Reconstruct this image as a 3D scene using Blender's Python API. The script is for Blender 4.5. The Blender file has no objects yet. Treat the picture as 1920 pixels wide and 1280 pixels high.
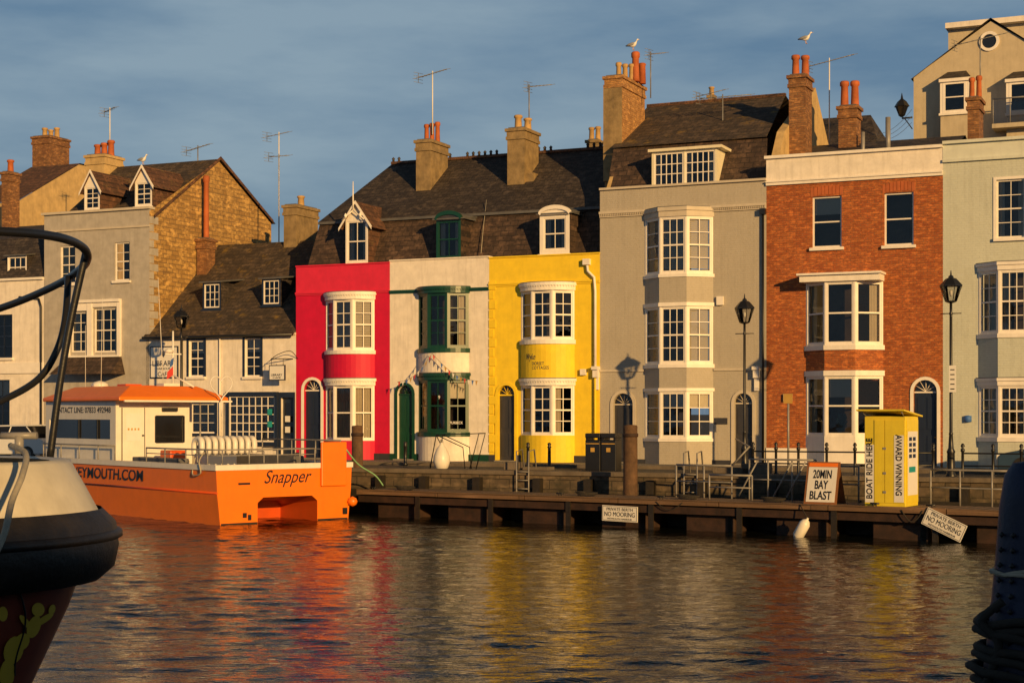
import bpy, math, random
import numpy as np
from mathutils import Vector, Matrix
random.seed(4)
F=3000.;D=60.;K=1.5e-4;H=3.3;HY=775.
TH=math.atan(K*F)
ZG=1.5
SUN_AZ=math.radians(25);SUN_EL=math.radians(12)

# ------------------------------------------------------------ frames
class Fr:
    def __init__(s,ox,oy,rot):
        s.ox,s.oy,s.rot=ox,oy,rot;s.c=math.cos(rot);s.s=math.sin(rot)
        s.M=Matrix.Translation((ox,oy,0))@Matrix.Rotation(rot,4,'Z')
    def x(s,px,y=0):
        u=px-960
        return (u*(s.oy+s.c*y)-F*(s.ox-s.s*y))/(s.c*F-u*s.s)
    def yd(s,x,y): return s.oy+s.s*x+s.c*y
    def z(s,py,px,y=0): return H-(py-HY)*s.yd(s.x(px,y),y)/F
ROW=Fr(0,D,-TH)
WLD=Fr(0,0,0)
BOAT=Fr(-8.71,47.1,math.atan2(.653,.757))
PON=Fr(-4.97,51.4,math.atan2(-11.2,17.3))
def W3(px,py,Y): return ((px-960)*Y/F,Y,H-(py-HY)*Y/F)

# ------------------------------------------------------------ materials
M={}
def newmat(n):
    m=bpy.data.materials.new(n);m.use_nodes=True
    nt=m.node_tree;b=nt.nodes['Principled BSDF'];M[n]=m
    return m,nt,b
def mixc(nt,fac,a,b,blend='MIX'):
    n=nt.nodes.new('ShaderNodeMix');n.data_type='RGBA';n.blend_type=blend
    for i,v in ((0,fac),(6,a),(7,b)):
        if hasattr(v,'is_linked') or hasattr(v,'links'): nt.links.new(v,n.inputs[i])
        elif i==0: n.inputs[0].default_value=v
        else: n.inputs[i].default_value=(*v[:3],1)
    return n.outputs[2]
def noise(nt,vec,scale,detail=4,rough=.6):
    n=nt.nodes.new('ShaderNodeTexNoise');n.inputs['Scale'].default_value=scale
    n.inputs['Detail'].default_value=detail;n.inputs['Roughness'].default_value=rough
    if vec is not None: nt.links.new(vec,n.inputs['Vector'])
    return n.outputs['Fac']
def ramp(nt,v,a,b,c=0,d=1):
    n=nt.nodes.new('ShaderNodeMapRange');nt.links.new(v,n.inputs[0])
    n.inputs[1].default_value=a;n.inputs[2].default_value=b;n.inputs[3].default_value=c;n.inputs[4].default_value=d
    return n.outputs[0]
def mapv(nt,sc):
    tc=nt.nodes.new('ShaderNodeTexCoord');mp=nt.nodes.new('ShaderNodeMapping')
    nt.links.new(tc.outputs['Object'],mp.inputs[0]);mp.inputs['Scale'].default_value=sc
    return mp.outputs[0]
def mul(nt,v,k):
    n=nt.nodes.new('ShaderNodeMath');n.operation='MULTIPLY';nt.links.new(v,n.inputs[0]);n.inputs[1].default_value=k;return n.outputs[0]
def bump(nt,b,h,st,dist=.02):
    n=nt.nodes.new('ShaderNodeBump');n.inputs['Strength'].default_value=st;n.inputs['Distance'].default_value=dist
    nt.links.new(h,n.inputs['Height']);nt.links.new(n.outputs[0],b.inputs['Normal'])
def tide(nt,c,z0=.45,z1=1.0):
    g=nt.nodes.new('ShaderNodeNewGeometry');sp=nt.nodes.new('ShaderNodeSeparateXYZ');nt.links.new(g.outputs['Position'],sp.inputs[0])
    ad=nt.nodes.new('ShaderNodeMath');ad.operation='MULTIPLY_ADD';nt.links.new(noise(nt,g.outputs['Position'],2.5,4,.7),ad.inputs[0]);ad.inputs[1].default_value=.5;nt.links.new(sp.outputs[2],ad.inputs[2])
    return mixc(nt,ramp(nt,ad.outputs[0],z0+.25,z1+.25,1,0),c,(.012,.014,.008))
def paint(n,col,rough=.7,var=.18,bst=.35,streak=.25,dirt=(.12,.09,.06),nsc=2.5,td=False):
    m,nt,b=newmat(n)
    v=mapv(nt,(1,1,1));vs=mapv(nt,(5,5,.5))
    n1=ramp(nt,noise(nt,v,nsc,6,.65),.3,.7)
    c=mixc(nt,n1,tuple(x*(1-var) for x in col),tuple(min(1,x*(1+var*.5)) for x in col))
    s=ramp(nt,noise(nt,vs,1.2,5,.6),.5,.85)
    c=mixc(nt,mul(nt,s,streak),c,dirt)
    if td: c=tide(nt,c)
    nt.links.new(c,b.inputs['Base Color']);b.inputs['Roughness'].default_value=rough
    if bst>0: bump(nt,b,noise(nt,v,22,5,.7),bst,.012)
    return m
def brick(n,c1,c2,mortar,bw=.235,rh=.078,ms=.011,axis='xy',rough=.85,moss=None,bst=.6,zs=1.,mossr=(.52,.7),soft=False,dark=.45,td=False):
    m,nt,b=newmat(n)
    tc=nt.nodes.new('ShaderNodeTexCoord');sp=nt.nodes.new('ShaderNodeSeparateXYZ');nt.links.new(tc.outputs['Object'],sp.inputs[0])
    cb=nt.nodes.new('ShaderNodeCombineXYZ')
    if axis=='x': nt.links.new(sp.outputs[0],cb.inputs[0])
    elif axis=='y': nt.links.new(sp.outputs[1],cb.inputs[0])
    else:
        a=nt.nodes.new('ShaderNodeMath');a.operation='ADD';nt.links.new(sp.outputs[0],a.inputs[0]);nt.links.new(sp.outputs[1],a.inputs[1]);nt.links.new(a.outputs[0],cb.inputs[0])
    nt.links.new(mul(nt,sp.outputs[2],zs),cb.inputs[1])
    br=nt.nodes.new('ShaderNodeTexBrick');nt.links.new(cb.outputs[0],br.inputs['Vector'])
    br.inputs['Scale'].default_value=1;br.inputs['Brick Width'].default_value=bw;br.inputs['Row Height'].default_value=rh
    br.inputs['Mortar Size'].default_value=ms;br.inputs['Mortar Smooth'].default_value=.3;br.inputs['Bias'].default_value=-.1
    br.inputs['Color1'].default_value=(*c1,1);br.inputs['Color2'].default_value=(*c2,1);br.inputs['Mortar'].default_value=(*mortar,1)
    v=mapv(nt,(1,1,1));c=br.outputs['Color']
    n1=ramp(nt,noise(nt,v,1.3,6,.7),.3,.75)
    if soft:
        c=mixc(nt,mul(nt,n1,.2),c,tuple(x*.5 for x in c1))
        c=mixc(nt,mul(nt,ramp(nt,noise(nt,mapv(nt,(5,5,.5)),1.2,5,.6),.5,.85),.25),c,(.12,.1,.07))
        c=mixc(nt,mul(nt,ramp(nt,noise(nt,v,9,4,.75),.45,.75),.25),c,tuple(x*.6 for x in c1))
    else:
        c=mixc(nt,mul(nt,n1,dark),c,tuple(x*.4 for x in c1))
        vb=mapv(nt,(1/bw,1/bw,1/rh*.9))
        c=mixc(nt,ramp(nt,noise(nt,vb,.9,2,.8),.5,.68,0,.8),c,tuple(min(1,x*1.5) for x in c2))
        c=mixc(nt,ramp(nt,noise(nt,vb,.7,2,.8),.52,.42,.0,.5) ,c,tuple(x*.55 for x in c1))
    if moss: c=mixc(nt,ramp(nt,noise(nt,v,1.6,8,.75),*mossr),c,moss)
    if td: c=tide(nt,c)
    nt.links.new(c,b.inputs['Base Color']);b.inputs['Roughness'].default_value=rough
    iv=nt.nodes.new('ShaderNodeMath');iv.operation='SUBTRACT';iv.inputs[0].default_value=1;nt.links.new(br.outputs['Fac'],iv.inputs[1])
    ad=nt.nodes.new('ShaderNodeMath');ad.operation='ADD';nt.links.new(mul(nt,iv.outputs[0],.35 if soft else 1),ad.inputs[0]);nt.links.new(noise(nt,v,14,4,.7),ad.inputs[1])
    bump(nt,b,ad.outputs[0],bst,.02)
    return m
paint('white',(.82,.77,.70),.5,.1,.1,.15)
paint('whitewall',(.78,.72,.64),.75,.16,.5,.35)
paint('cream',(.74,.68,.5),.6,.1,.15,.2)
paint('pink',(.58,.002,.042),.6,.14,.3,.16,(.25,.01,.04))
paint('pinkband',(.66,.02,.06),.6,.14,.3,.25,(.25,.02,.05))
paint('yellow',(.84,.60,.02),.6,.12,.4,.2,(.35,.2,.03))
paint('green',(.006,.05,.026),.35,.15,.1,.05)
paint('greydoor',(.04,.04,.045),.4)
paint('navy',(.012,.02,.045),.4,.1,.1,.05)
brick('grey',(.43,.39,.325),(.44,.40,.335),(.415,.375,.31),soft=True,bst=.4,rough=.8)
paint('greytrim',(.54,.48,.39),.7,.1,.3,.2)
paint('lgrey',(.42,.39,.35),.8,.2,.5,.32)
brick('blue',(.54,.57,.50),(.56,.59,.52),(.51,.54,.475),soft=True,bst=.4,rough=.8)
paint('bluetrim',(.60,.63,.56),.7,.1,.3,.2)
paint('ochre',(.54,.38,.17),.85,.25,.5,.35)
paint('stackrender',(.29,.205,.10),.9,.45,.8,.65)
paint('hillcream',(.50,.43,.31),.85,.12,.4,.25)
paint('terracotta',(.46,.12,.035),.8,.35,.4,.35)
paint('buffpot',(.5,.32,.13),.8,.25,.3,.3)
paint('lead',(.11,.11,.115),.6,.3,.2,.2)
paint('blackiron',(.012,.012,.013),.4,.2,.15,0)
paint('gold',(.5,.3,.06),.4)
paint('steel',(.26,.25,.24),.4,.3,.1,.2)
paint('alum',(.2,.2,.2),.35,.2,0,0)
paint('concrete',(.15,.12,.09),.9,.4,.8,.6,(.04,.035,.025),1.4)
paint('asphalt',(.055,.052,.05),.9,.3,.6,0)
paint('paving',(.2,.18,.155),.85,.25,.5,.2)
paint('wetwood',(.02,.015,.01),.6,.5,.8,.6,(.008,.008,.005),4)
paint('postwood',(.12,.065,.033),.85,.5,.9,.6,(.02,.015,.01),4,td=True)
paint('shadedrust',(.04,.018,.010),.75,.6,.7,.7,(.010,.008,.006),3)  # rust, darkened in colour to stand in for shade under the pontoon
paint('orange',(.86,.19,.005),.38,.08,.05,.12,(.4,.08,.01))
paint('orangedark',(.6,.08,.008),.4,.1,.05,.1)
paint('boatwhite',(.76,.72,.64),.4,.08,.05,.15)
paint('boatcream',(.72,.68,.56),.45,.12,.1,.2)
paint('bowcream',(.62,.58,.48),.5,.18,.1,.35,(.2,.17,.12))
paint('blacktext',(.01,.01,.012),.5,.1,0,0)
paint('navytext',(.02,.03,.07),.5,.1,0,0)
paint('rubber',(.015,.012,.010),.5,.4,.5,.2)
paint('hullred',(.24,.045,.022),.45,.35,.1,.3,(.05,.02,.015))
paint('artyellow',(.70,.48,.05),.5,.1,.05,.1)
paint('boothyellow',(.74,.58,.03),.45,.1,.05,.15)
paint('signwhite',(.74,.72,.68),.5,.06,.02,.1)
paint('signwood',(.25,.1,.03),.6)
paint('ropemat',(.42,.38,.3),.9,.3,.8,.2)
paint('ropedark',(.03,.026,.022),.9,.3,.8,.2)
paint('postblue',(.012,.02,.06),.6,.4,.5,.4)
paint('gullwhite',(.8,.79,.76),.7,.05,.1,0)
paint('gullgrey',(.3,.31,.33),.7,.1,.1,0)
paint('gullorange',(.7,.4,.08),.5,.1,0,0)
paint('curtain',(.48,.42,.32),.9,.1,.1,0)
paint('blind',(.6,.55,.45),.8,.05,.1,0)
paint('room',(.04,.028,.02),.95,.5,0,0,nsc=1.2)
paint('carwhite',(.7,.7,.69),.3,.03,0,0)
paint('carblue',(.03,.06,.11),.3,.05,0,0)
paint('teal',(.02,.3,.3),.5)
paint('redflag',(.6,.05,.04),.6)
paint('blueflag',(.05,.15,.45),.6)
paint('ropegreen',(.25,.5,.25),.8)
brick('redbrick',(.36,.085,.02),(.48,.15,.035),(.24,.12,.06))
brick('brownbrick',(.22,.09,.035),(.33,.16,.06),(.16,.11,.07),moss=(.03,.025,.02),mossr=(.55,.8))
brick('stackbrick',(.40,.19,.06),(.5,.27,.09),(.3,.19,.1))
brick('gablebrick',(.40,.23,.07),(.50,.31,.10),(.20,.13,.06),bw=.42,rh=.19,ms=.02,moss=(.10,.06,.035),mossr=(.55,.8))
brick('slatebrown',(.055,.034,.024),(.10,.062,.042),(.014,.011,.01),bw=.32,rh=.2,ms=.014,axis='x',rough=.75,moss=(.15,.10,.045),mossr=(.62,.9),bst=.8)
brick('slatedark',(.038,.03,.028),(.075,.058,.047),(.012,.01,.009),bw=.3,rh=.17,ms=.013,axis='x',rough=.7,moss=(.14,.10,.055),mossr=(.6,.95),zs=1.3,bst=.8)
brick('slatemoss',(.055,.04,.03),(.095,.066,.045),(.018,.015,.01),bw=.32,rh=.2,ms=.014,axis='x',rough=.85,moss=(.30,.18,.025),mossr=(.56,.74),zs=1.3,bst=.8)
brick('slatered',(.10,.048,.03),(.15,.07,.038),(.03,.02,.015),bw=.28,rh=.2,ms=.014,axis='x',rough=.85,moss=(.2,.14,.05),mossr=(.56,.8),bst=.8)
brick('quaystone',(.11,.08,.052),(.16,.115,.072),(.04,.03,.02),bw=.7,rh=.3,ms=.02,moss=(.025,.025,.014),mossr=(.45,.7),td=True)
brick('planks',(.15,.085,.045),(.22,.13,.075),(.03,.02,.012),bw=3.1,rh=.14,ms=.012,axis='x',rough=.85)
def planks():
    m,nt,b=newmat('deck')
    v=mapv(nt,(1,1,1));w=nt.nodes.new('ShaderNodeTexWave');w.inputs['Scale'].default_value=1.1;w.inputs['Distortion'].default_value=.4
    w.bands_direction='X';nt.links.new(v,w.inputs['Vector'])
    c=mixc(nt,ramp(nt,w.outputs['Fac'],.02,.2),(.03,.02,.015),(.2,.125,.075))
    c=mixc(nt,ramp(nt,noise(nt,v,3,6,.7),.4,.8),c,(.1,.07,.05))
    nt.links.new(c,b.inputs['Base Color']);b.inputs['Roughness'].default_value=.7
planks()
def glass():
    m,nt,b=newmat('glass');nt.nodes.remove(b)
    out=nt.nodes['Material Output']
    g=nt.nodes.new('ShaderNodeBsdfGlossy');g.inputs['Roughness'].default_value=.03
    t=nt.nodes.new('ShaderNodeBsdfTransparent');t.inputs[0].default_value=(.8,.8,.8,1)
    f=nt.nodes.new('ShaderNodeFresnel');f.inputs[0].default_value=1.6
    v=mapv(nt,(1,1,1));bp=nt.nodes.new('ShaderNodeBump');bp.inputs['Strength'].default_value=.35;bp.inputs['Distance'].default_value=.02
    nt.links.new(noise(nt,v,1.6,2,.5),bp.inputs['Height']);nt.links.new(bp.outputs[0],g.inputs['Normal'])
    mx=nt.nodes.new('ShaderNodeMixShader');nt.links.new(f.outputs[0],mx.inputs[0]);nt.links.new(t.outputs[0],mx.inputs[1]);nt.links.new(g.outputs[0],mx.inputs[2])
    nt.links.new(mx.outputs[0],out.inputs[0])
glass()
m,nt,b=newmat('darkglass');b.inputs['Base Color'].default_value=(.012,.012,.014,1);b.inputs['Roughness'].default_value=.06
def watermat():
    m,nt,b=newmat('water')
    b.inputs['Base Color'].default_value=(.006,.007,.005,1);b.inputs['Roughness'].default_value=.02;b.inputs['IOR'].default_value=1.33
    v=mapv(nt,(2.2,6.,1));h=noise(nt,v,1.8,3,.55);bump(nt,b,h,.7,.026)
watermat()

# ------------------------------------------------------------ geometry
class Part:
    def __init__(s): s.v=[];s.f=[];s.sm=[]
    def poly(s,pts,smooth=False):
        i=len(s.v);s.v.extend([tuple(p) for p in pts]);s.f.append(tuple(range(i,i+len(pts))));s.sm.append(smooth)
    def grid(s,rows,closed=False,smooth=True,caps=True):
        i=len(s.v);n=len(rows[0])
        for r in rows: s.v.extend([tuple(p) for p in r])
        for a in range(len(rows)-1):
            for b in range(n if closed else n-1):
                c=(b+1)%n
                s.f.append((i+a*n+b,i+a*n+c,i+(a+1)*n+c,i+(a+1)*n+b));s.sm.append(smooth)
        if closed and caps:
            s.f.append(tuple(i+k for k in range(n))[::-1]);s.sm.append(False)
            j=i+(len(rows)-1)*n;s.f.append(tuple(j+k for k in range(n)));s.sm.append(False)
    def box(s,x0,x1,y0,y1,z0,z1):
        s.prism([(x0,y0),(x1,y0),(x1,y1),(x0,y1)],z0,z1)
    def prism(s,pts,z0,z1):
        s.grid([[(p[0],p[1],z0) for p in pts],[(p[0],p[1],z1) for p in pts]],True,False)
    def obox(s,p0,p1,a0,a1,o0,o1,z0,z1):
        q=[lp(p0,p1,a0,o1),lp(p0,p1,a1,o1),lp(p0,p1,a1,o0),lp(p0,p1,a0,o0)]
        s.prism(q,z0,z1)
    def cyl(s,a,b,r0,r1=None,seg=10):
        if r1 is None:r1=r0
        a=Vector(a);b=Vector(b);d=(b-a)
        if d.length<1e-6:return
        d.normalize();u=d.orthogonal().normalized();w=d.cross(u)
        R=[]
        for c,r in((a,r0),(b,r1)):
            R.append([c+(u*math.cos(2*math.pi*k/seg)+w*math.sin(2*math.pi*k/seg))*r for k in range(seg)])
        s.grid(R,True,True)
    def tube(s,pts,r,seg=6):
        pts=[Vector(p) for p in pts];R=[]
        u=None
        for i,p in enumerate(pts):
            d=(pts[min(i+1,len(pts)-1)]-pts[max(i-1,0)]).normalized()
            if u is None: u=d.orthogonal().normalized()
            else: u=(u-d*u.dot(d)).normalized()
            w=d.cross(u)
            R.append([p+(u*math.cos(2*math.pi*k/seg)+w*math.sin(2*math.pi*k/seg))*r for k in range(seg)])
        s.grid(R,True,True)
    def lathe(s,c,prof,seg=14,smooth=True,rot=0):
        s.grid([[(c[0]+r*math.cos(rot+2*math.pi*k/seg),c[1]+r*math.sin(rot+2*math.pi*k/seg),c[2]+z) for k in range(seg)] for r,z in prof],True,smooth)
    def loft(s,rings,seg=12):
        s.grid([[(x,y+ry*math.cos(2*math.pi*k/seg),z+rz*math.sin(2*math.pi*k/seg)) for k in range(seg)] for x,y,z,ry,rz in rings],True,True)
def lp(p0,p1,a,o):
    L=math.hypot(p1[0]-p0[0],p1[1]-p0[1]);t=((p1[0]-p0[0])/L,(p1[1]-p0[1])/L)
    return (p0[0]+t[0]*a+t[1]*o,p0[1]+t[1]*a-t[0]*o)
def smoothpts(pts,n=6):
    P=[Vector(p) for p in pts];out=[]
    for i in range(len(P)-1):
        a=P[max(i-1,0)];b=P[i];c=P[i+1];d=P[min(i+2,len(P)-1)]
        for k in range(n):
            t=k/n
            out.append(.5*((2*b)+(-a+c)*t+(2*a-5*b+4*c-d)*t*t+(-a+3*b-3*c+d)*t**3))
    out.append(P[-1]);return out
class Grp:
    def __init__(s,name,fr,o=(0,0,0),rz=0):
        s.e=bpy.data.objects.new(name,None);bpy.context.collection.objects.link(s.e)
        s.e.empty_display_size=.3
        s.e.matrix_world=fr.M@Matrix.Translation(o);s.o=Vector(o);s.fr=fr;s.parts={};s.name=name
    def p(s,name,mat,bev=0):
        k=(name,mat)
        if k not in s.parts: s.parts[k]=(Part(),bev)
        return s.parts[k][0]
    def done(s):
        for (name,mat),(P,bev) in s.parts.items():
            if not P.v: continue
            me=bpy.data.meshes.new(name)
            me.from_pydata([tuple(Vector(v)-s.o) for v in P.v],[],P.f)
            me.polygons.foreach_set('use_smooth',P.sm)
            me.materials.append(M[mat]);me.update()
            ob=bpy.data.objects.new(name,me);bpy.context.collection.objects.link(ob);ob.parent=s.e
            if bev:
                md=ob.modifiers.new('b','BEVEL');md.width=bev;md.segments=2;md.limit_method='ANGLE'
        s.parts={}
    def text(s,name,txt,mat,p0,p1,a,o,zc,w,h,shear=0,rx=0,roll=0,bold=.012,arc=None):
        cu=bpy.data.curves.new(name,'FONT');cu.body=txt;cu.align_x='CENTER';cu.align_y='CENTER';cu.shear=shear
        cu.extrude=.0015;cu.offset=bold
        to=bpy.data.objects.new(name+'_tmp',cu);bpy.context.collection.objects.link(to)
        bpy.context.view_layer.update()
        me=bpy.data.meshes.new_from_object(to.evaluated_get(bpy.context.evaluated_depsgraph_get()))
        bpy.data.objects.remove(to)
        xs=[v.co.x for v in me.vertices];ys=[v.co.y for v in me.vertices]
        cx=(max(xs)+min(xs))/2;cy=(max(ys)+min(ys))/2
        sx=w/(max(xs)-min(xs));sy=h/(max(ys)-min(ys))
        for v in me.vertices: v.co=Vector(((v.co.x-cx)*sx,(v.co.y-cy)*sy,v.co.z))
        me.materials.clear();me.materials.append(M[mat])
        ob=bpy.data.objects.new(name,me);bpy.context.collection.objects.link(ob);ob.parent=s.e
        if arc:
            acx,ayc,R,a0=arc
            for v in me.vertices:
                an=a0+v.co.x/R;r=R+.004+v.co.z
                v.co=Vector((acx+r*math.sin(an),ayc-r*math.cos(an),zc+v.co.y))-s.o
            return ob
        q=lp(p0,p1,a,o);ang=math.atan2(p1[1]-p0[1],p1[0]-p0[0])
        ob.matrix_local=Matrix.Translation(Vector((q[0],q[1],zc))-s.o)@Matrix.Rotation(ang,4,'Z')@Matrix.Rotation(math.radians(90)+rx,4,'X')@Matrix.Rotation(roll,4,'Z')
        return ob

def wall(P,p0,p1,z0,z1,holes=(),rev=.16):
    L=math.hypot(p1[0]-p0[0],p1[1]-p0[1])
    xs=sorted({0,L}|{h[0] for h in holes}|{h[1] for h in holes});zs=sorted({z0,z1}|{max(z0,h[2]) for h in holes}|{h[3] for h in holes})
    q=lambda a,o,z:(*lp(p0,p1,a,o),z)
    for i in range(len(xs)-1):
        for j in range(len(zs)-1):
            a=(xs[i]+xs[i+1])/2;z=(zs[j]+zs[j+1])/2
            if any(h[0]<a<h[1] and h[2]<z<h[3] for h in holes): continue
            P.poly([q(xs[i],0,zs[j]),q(xs[i+1],0,zs[j]),q(xs[i+1],0,zs[j+1]),q(xs[i],0,zs[j+1])])
    for a0,a1,za,zb in [h[:4] for h in holes]:
        za=max(za,z0)
        P.poly([q(a0,0,za),q(a0,-rev,za),q(a0,-rev,zb),q(a0,0,zb)])
        P.poly([q(a1,-rev,za),q(a1,0,za),q(a1,0,zb),q(a1,-rev,zb)])
        P.poly([q(a0,0,zb),q(a0,-rev,zb),q(a1,-rev,zb),q(a1,0,zb)])
        P.poly([q(a0,-rev,za),q(a0,0,za),q(a1,0,za),q(a1,-rev,za)])
def sash(g,p0,p1,a0,a1,z0,z1,fm='white',cols=2,rows=4,cur=None,o=-.09,fw=.055,bw=.022,room=True,meet=True):
    P=g.p('window_frames_'+fm,fm);w=a1-a0;h=z1-z0
    P.obox(p0,p1,a0,a0+fw,o-.05,o+.03,z0,z1);P.obox(p0,p1,a1-fw,a1,o-.05,o+.03,z0,z1)
    P.obox(p0,p1,a0+fw,a1-fw,o-.05,o+.027,z1-fw,z1);P.obox(p0,p1,a0+fw,a1-fw,o-.05,o+.027,z0,z0+fw*1.2)
    ia,ib=a0+fw,a1-fw;ja,jb=z0+fw*1.2,z1-fw
    for c in range(1,cols):
        x=ia+(ib-ia)*c/cols;P.obox(p0,p1,x-bw/2,x+bw/2,o-.03,o+.008,ja,jb)
    for r in range(1,rows):
        z=ja+(jb-ja)*r/rows;t=bw/2*(2.1 if (meet and r*2==rows) else 1)
        P.obox(p0,p1,ia,ib,o-.03,o+(.02 if t>bw/2 else .011),z-t,z+t)
    q=lambda a,oo,z:(*lp(p0,p1,a,oo),z)
    G=g.p('window_glass','glass')
    zm=(ja+jb)/2;dt=random.uniform(-.006,.006)
    G.poly([q(ia,o-.012,ja),q(ib,o-.012+dt,ja),q(ib,o-.012+dt,zm),q(ia,o-.012,zm)])
    G.poly([q(ia,o-.014,zm),q(ib,o-.014,zm),q(ib,o-.014-dt,jb),q(ia,o-.014-dt,jb)])
    if room:
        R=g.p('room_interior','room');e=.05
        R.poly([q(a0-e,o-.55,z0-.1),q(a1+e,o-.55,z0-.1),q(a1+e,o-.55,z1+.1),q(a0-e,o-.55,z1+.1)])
    if cur:
        def drape(x0,x1,za,zb,mat):
            Cn=g.p('curtains',mat);n=max(2,int((x1-x0)/.05))
            for i in range(n):
                xa=x0+(x1-x0)*i/n;xb=x0+(x1-x0)*(i+1)/n;oa=-.1-.03*(i%2);ob=-.1-.03*((i+1)%2)
                Cn.poly([q(xa,o+oa,za),q(xb,o+ob,za),q(xb,o+ob,zb),q(xa,o+oa,zb)])
        if 's' in cur: drape(ia,ia+w*.2,ja,jb,'curtain');drape(ib-w*.2,ib,ja,jb,'curtain')
        if 'l' in cur: drape(ia,ia+w*.35,ja,jb,'curtain')
        if 'r' in cur: drape(ib-w*.35,ib,ja,jb,'curtain')
        if 'b' in cur:
            Cn=g.p('blinds','blind');k=int((jb-ja)/.07)
            for i in range(k):
                z=jb-i*.07
                Cn.poly([q(ia,o-.1,z-.06),q(ib,o-.1,z-.06),q(ib,o-.07,z),q(ia,o-.07,z)])
        if 'h' in cur:
            Cn=g.p('blinds','blind');Cn.obox(p0,p1,ia,ib,o-.1,o-.08,ja+(jb-ja)*.66,jb)
        if 'f' in cur: drape(ia,ib,ja,jb,'curtain')
def door(g,wp,x0,x1,zt,dm,sm='white',arch=True,y=0,zb=ZG):
    p0=(x0,y);p1=(x1,y);w=x1-x0;q=lambda a,o,z:(*lp(p0,p1,a,o),z);r=w/2;zs=zt-r if arch else zt
    if arch:
        N=10;arc=[(r-r*math.cos(math.pi*k/N),zs+r*math.sin(math.pi*k/N)) for k in range(N+1)]
        for i in range(N):
            a,b=arc[i],arc[i+1]
            wp.poly([q(a[0],-.001,a[1]),q(b[0],-.001,b[1]),q(b[0],-.001,zt),q(a[0],-.001,zt)])
            wp.poly([q(a[0],-.0,a[1]),q(b[0],-.0,b[1]),q(b[0],-.16,b[1]),q(a[0],-.16,a[1])])
        T=g.p('door_surround',sm);t=.11
        outer=[(r-(r+t)*math.cos(math.pi*k/N),zs+(r+t)*math.sin(math.pi*k/N)) for k in range(N+1)]
        for i in range(N):
            a,b,c,d=arc[i],arc[i+1],outer[i+1],outer[i]
            T.poly([q(a[0],.04,a[1]),q(b[0],.04,b[1]),q(c[0],.04,c[1]),q(d[0],.04,d[1])])
            T.poly([q(d[0],0,d[1]),q(d[0],.04,d[1]),q(c[0],.04,c[1]),q(c[0],0,c[1])])
            T.poly([q(a[0],0,a[1]),q(a[0],.04,a[1]),q(b[0],.04,b[1]),q(b[0],0,b[1])])
        T.obox(p0,p1,-t,0,0,.04,zb,zs);T.obox(p0,p1,w,w+t,0,.04,zb,zs)
        B=g.p('fanlight_bars',sm)
        for k in range(1,6):
            an=math.pi*k/6;B.cyl(q(r,-.13,zs),q(r-r*math.cos(an),-.13,zs+r*math.sin(an)),.012,seg=5)
        B.obox(p0,p1,0,w,-.16,-.1,zs-.05,zs)
        g.p('fanlight','darkglass').poly([q(0,-.15,zs),q(w,-.15,zs),q(w,-.15,zt),q(0,-.15,zt)])
    Dp=g.p('door_leaf',dm);Dp.obox(p0,p1,0,w,-.2,-.15,zb+.05,zs-.05)
    for a,b in((.14,.44),(.56,.86)):
        for c,d in((.08,.42),(.5,.92)):
            hh=zs-zb;Dp.obox(p0,p1,w*a,w*b,-.15,-.125,zb+hh*c,zb+hh*d)
    g.p('door_knob','gold').lathe(q(w*.9,-.11,zb+1.0),[(.001,-.03),(.03,0),(.001,.03)],8)
    g.p('door_step','paving').obox(p0,p1,-.08,w+.08,-.2,.22,zb-.05,zb+.05)
CANT=[False]
def arcpts(x0,x1,extra=0,N=14):
    Wd=x1-x0;w=Wd/2.53;yc=.729*w;R=1.46*w+extra;cx=(x0+x1)/2
    if CANT[0] and N==14: N=3
    pts=[]
    for k in range(N+1):
        a=math.radians(-60+120*k/N);pts.append((cx+R*math.sin(a),yc-R*math.cos(a)))
    return pts
def baywin(g,x0,x1,z0,z1,fm,cols,rows,curs,fill='none'):
    Wd=x1-x0;w=Wd/2.53;yc=.729*w;R=1.46*w-.03;cx=(x0+x1)/2
    pt=[(cx+R*math.sin(math.radians(a)),yc-R*math.cos(math.radians(a))) for a in(-60,-20,20,60)]
    pt[0]=(x0+.02,.0);pt[3]=(x1-.02,.0)
    Pp=g.p('bay_posts_'+fm,fm)
    for k,(a,b) in enumerate(((0,1),(1,2),(2,3))):
        L=math.hypot(pt[b][0]-pt[a][0],pt[b][1]-pt[a][1])
        c=cols[k] if isinstance(cols,(list,tuple)) else cols
        sash(g,pt[a],pt[b],.07,L-.07,z0+.06,z1-.05,fm,c,rows,curs[k],o=-.05,fw=.05,bw=.026,room=(k==1))
        Pp.obox(pt[a],pt[b],0,.07,-.12,.0,z0,z1);Pp.obox(pt[a],pt[b],L-.07,L,-.12,.0,z0,z1)
        Pp.obox(pt[a],pt[b],.07,L-.07,-.1,-.003,z0,z0+.06);Pp.obox(pt[a],pt[b],.07,L-.07,-.1,-.003,z1-.05,z1)
def arcslab(P,x0,x1,z0,z1,extra):
    a=arcpts(x0,x1,extra);a=[(x,min(y,.02)) for x,y in a];a=a+[(a[-1][0],.03),(a[0][0],.03)]
    P.prism(a,z0,z1)
def dentils(P,x0,x1,z,extra,n=26,s=.04):
    if CANT[0]: return
    a=arcpts(x0,x1,extra,n)
    for i in range(n):
        p=a[i];q=a[i+1];L=math.hypot(q[0]-p[0],q[1]-p[1])
        P.obox(p,q,L*.2,L*.65,-.02,.03,z-s,z)
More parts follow.
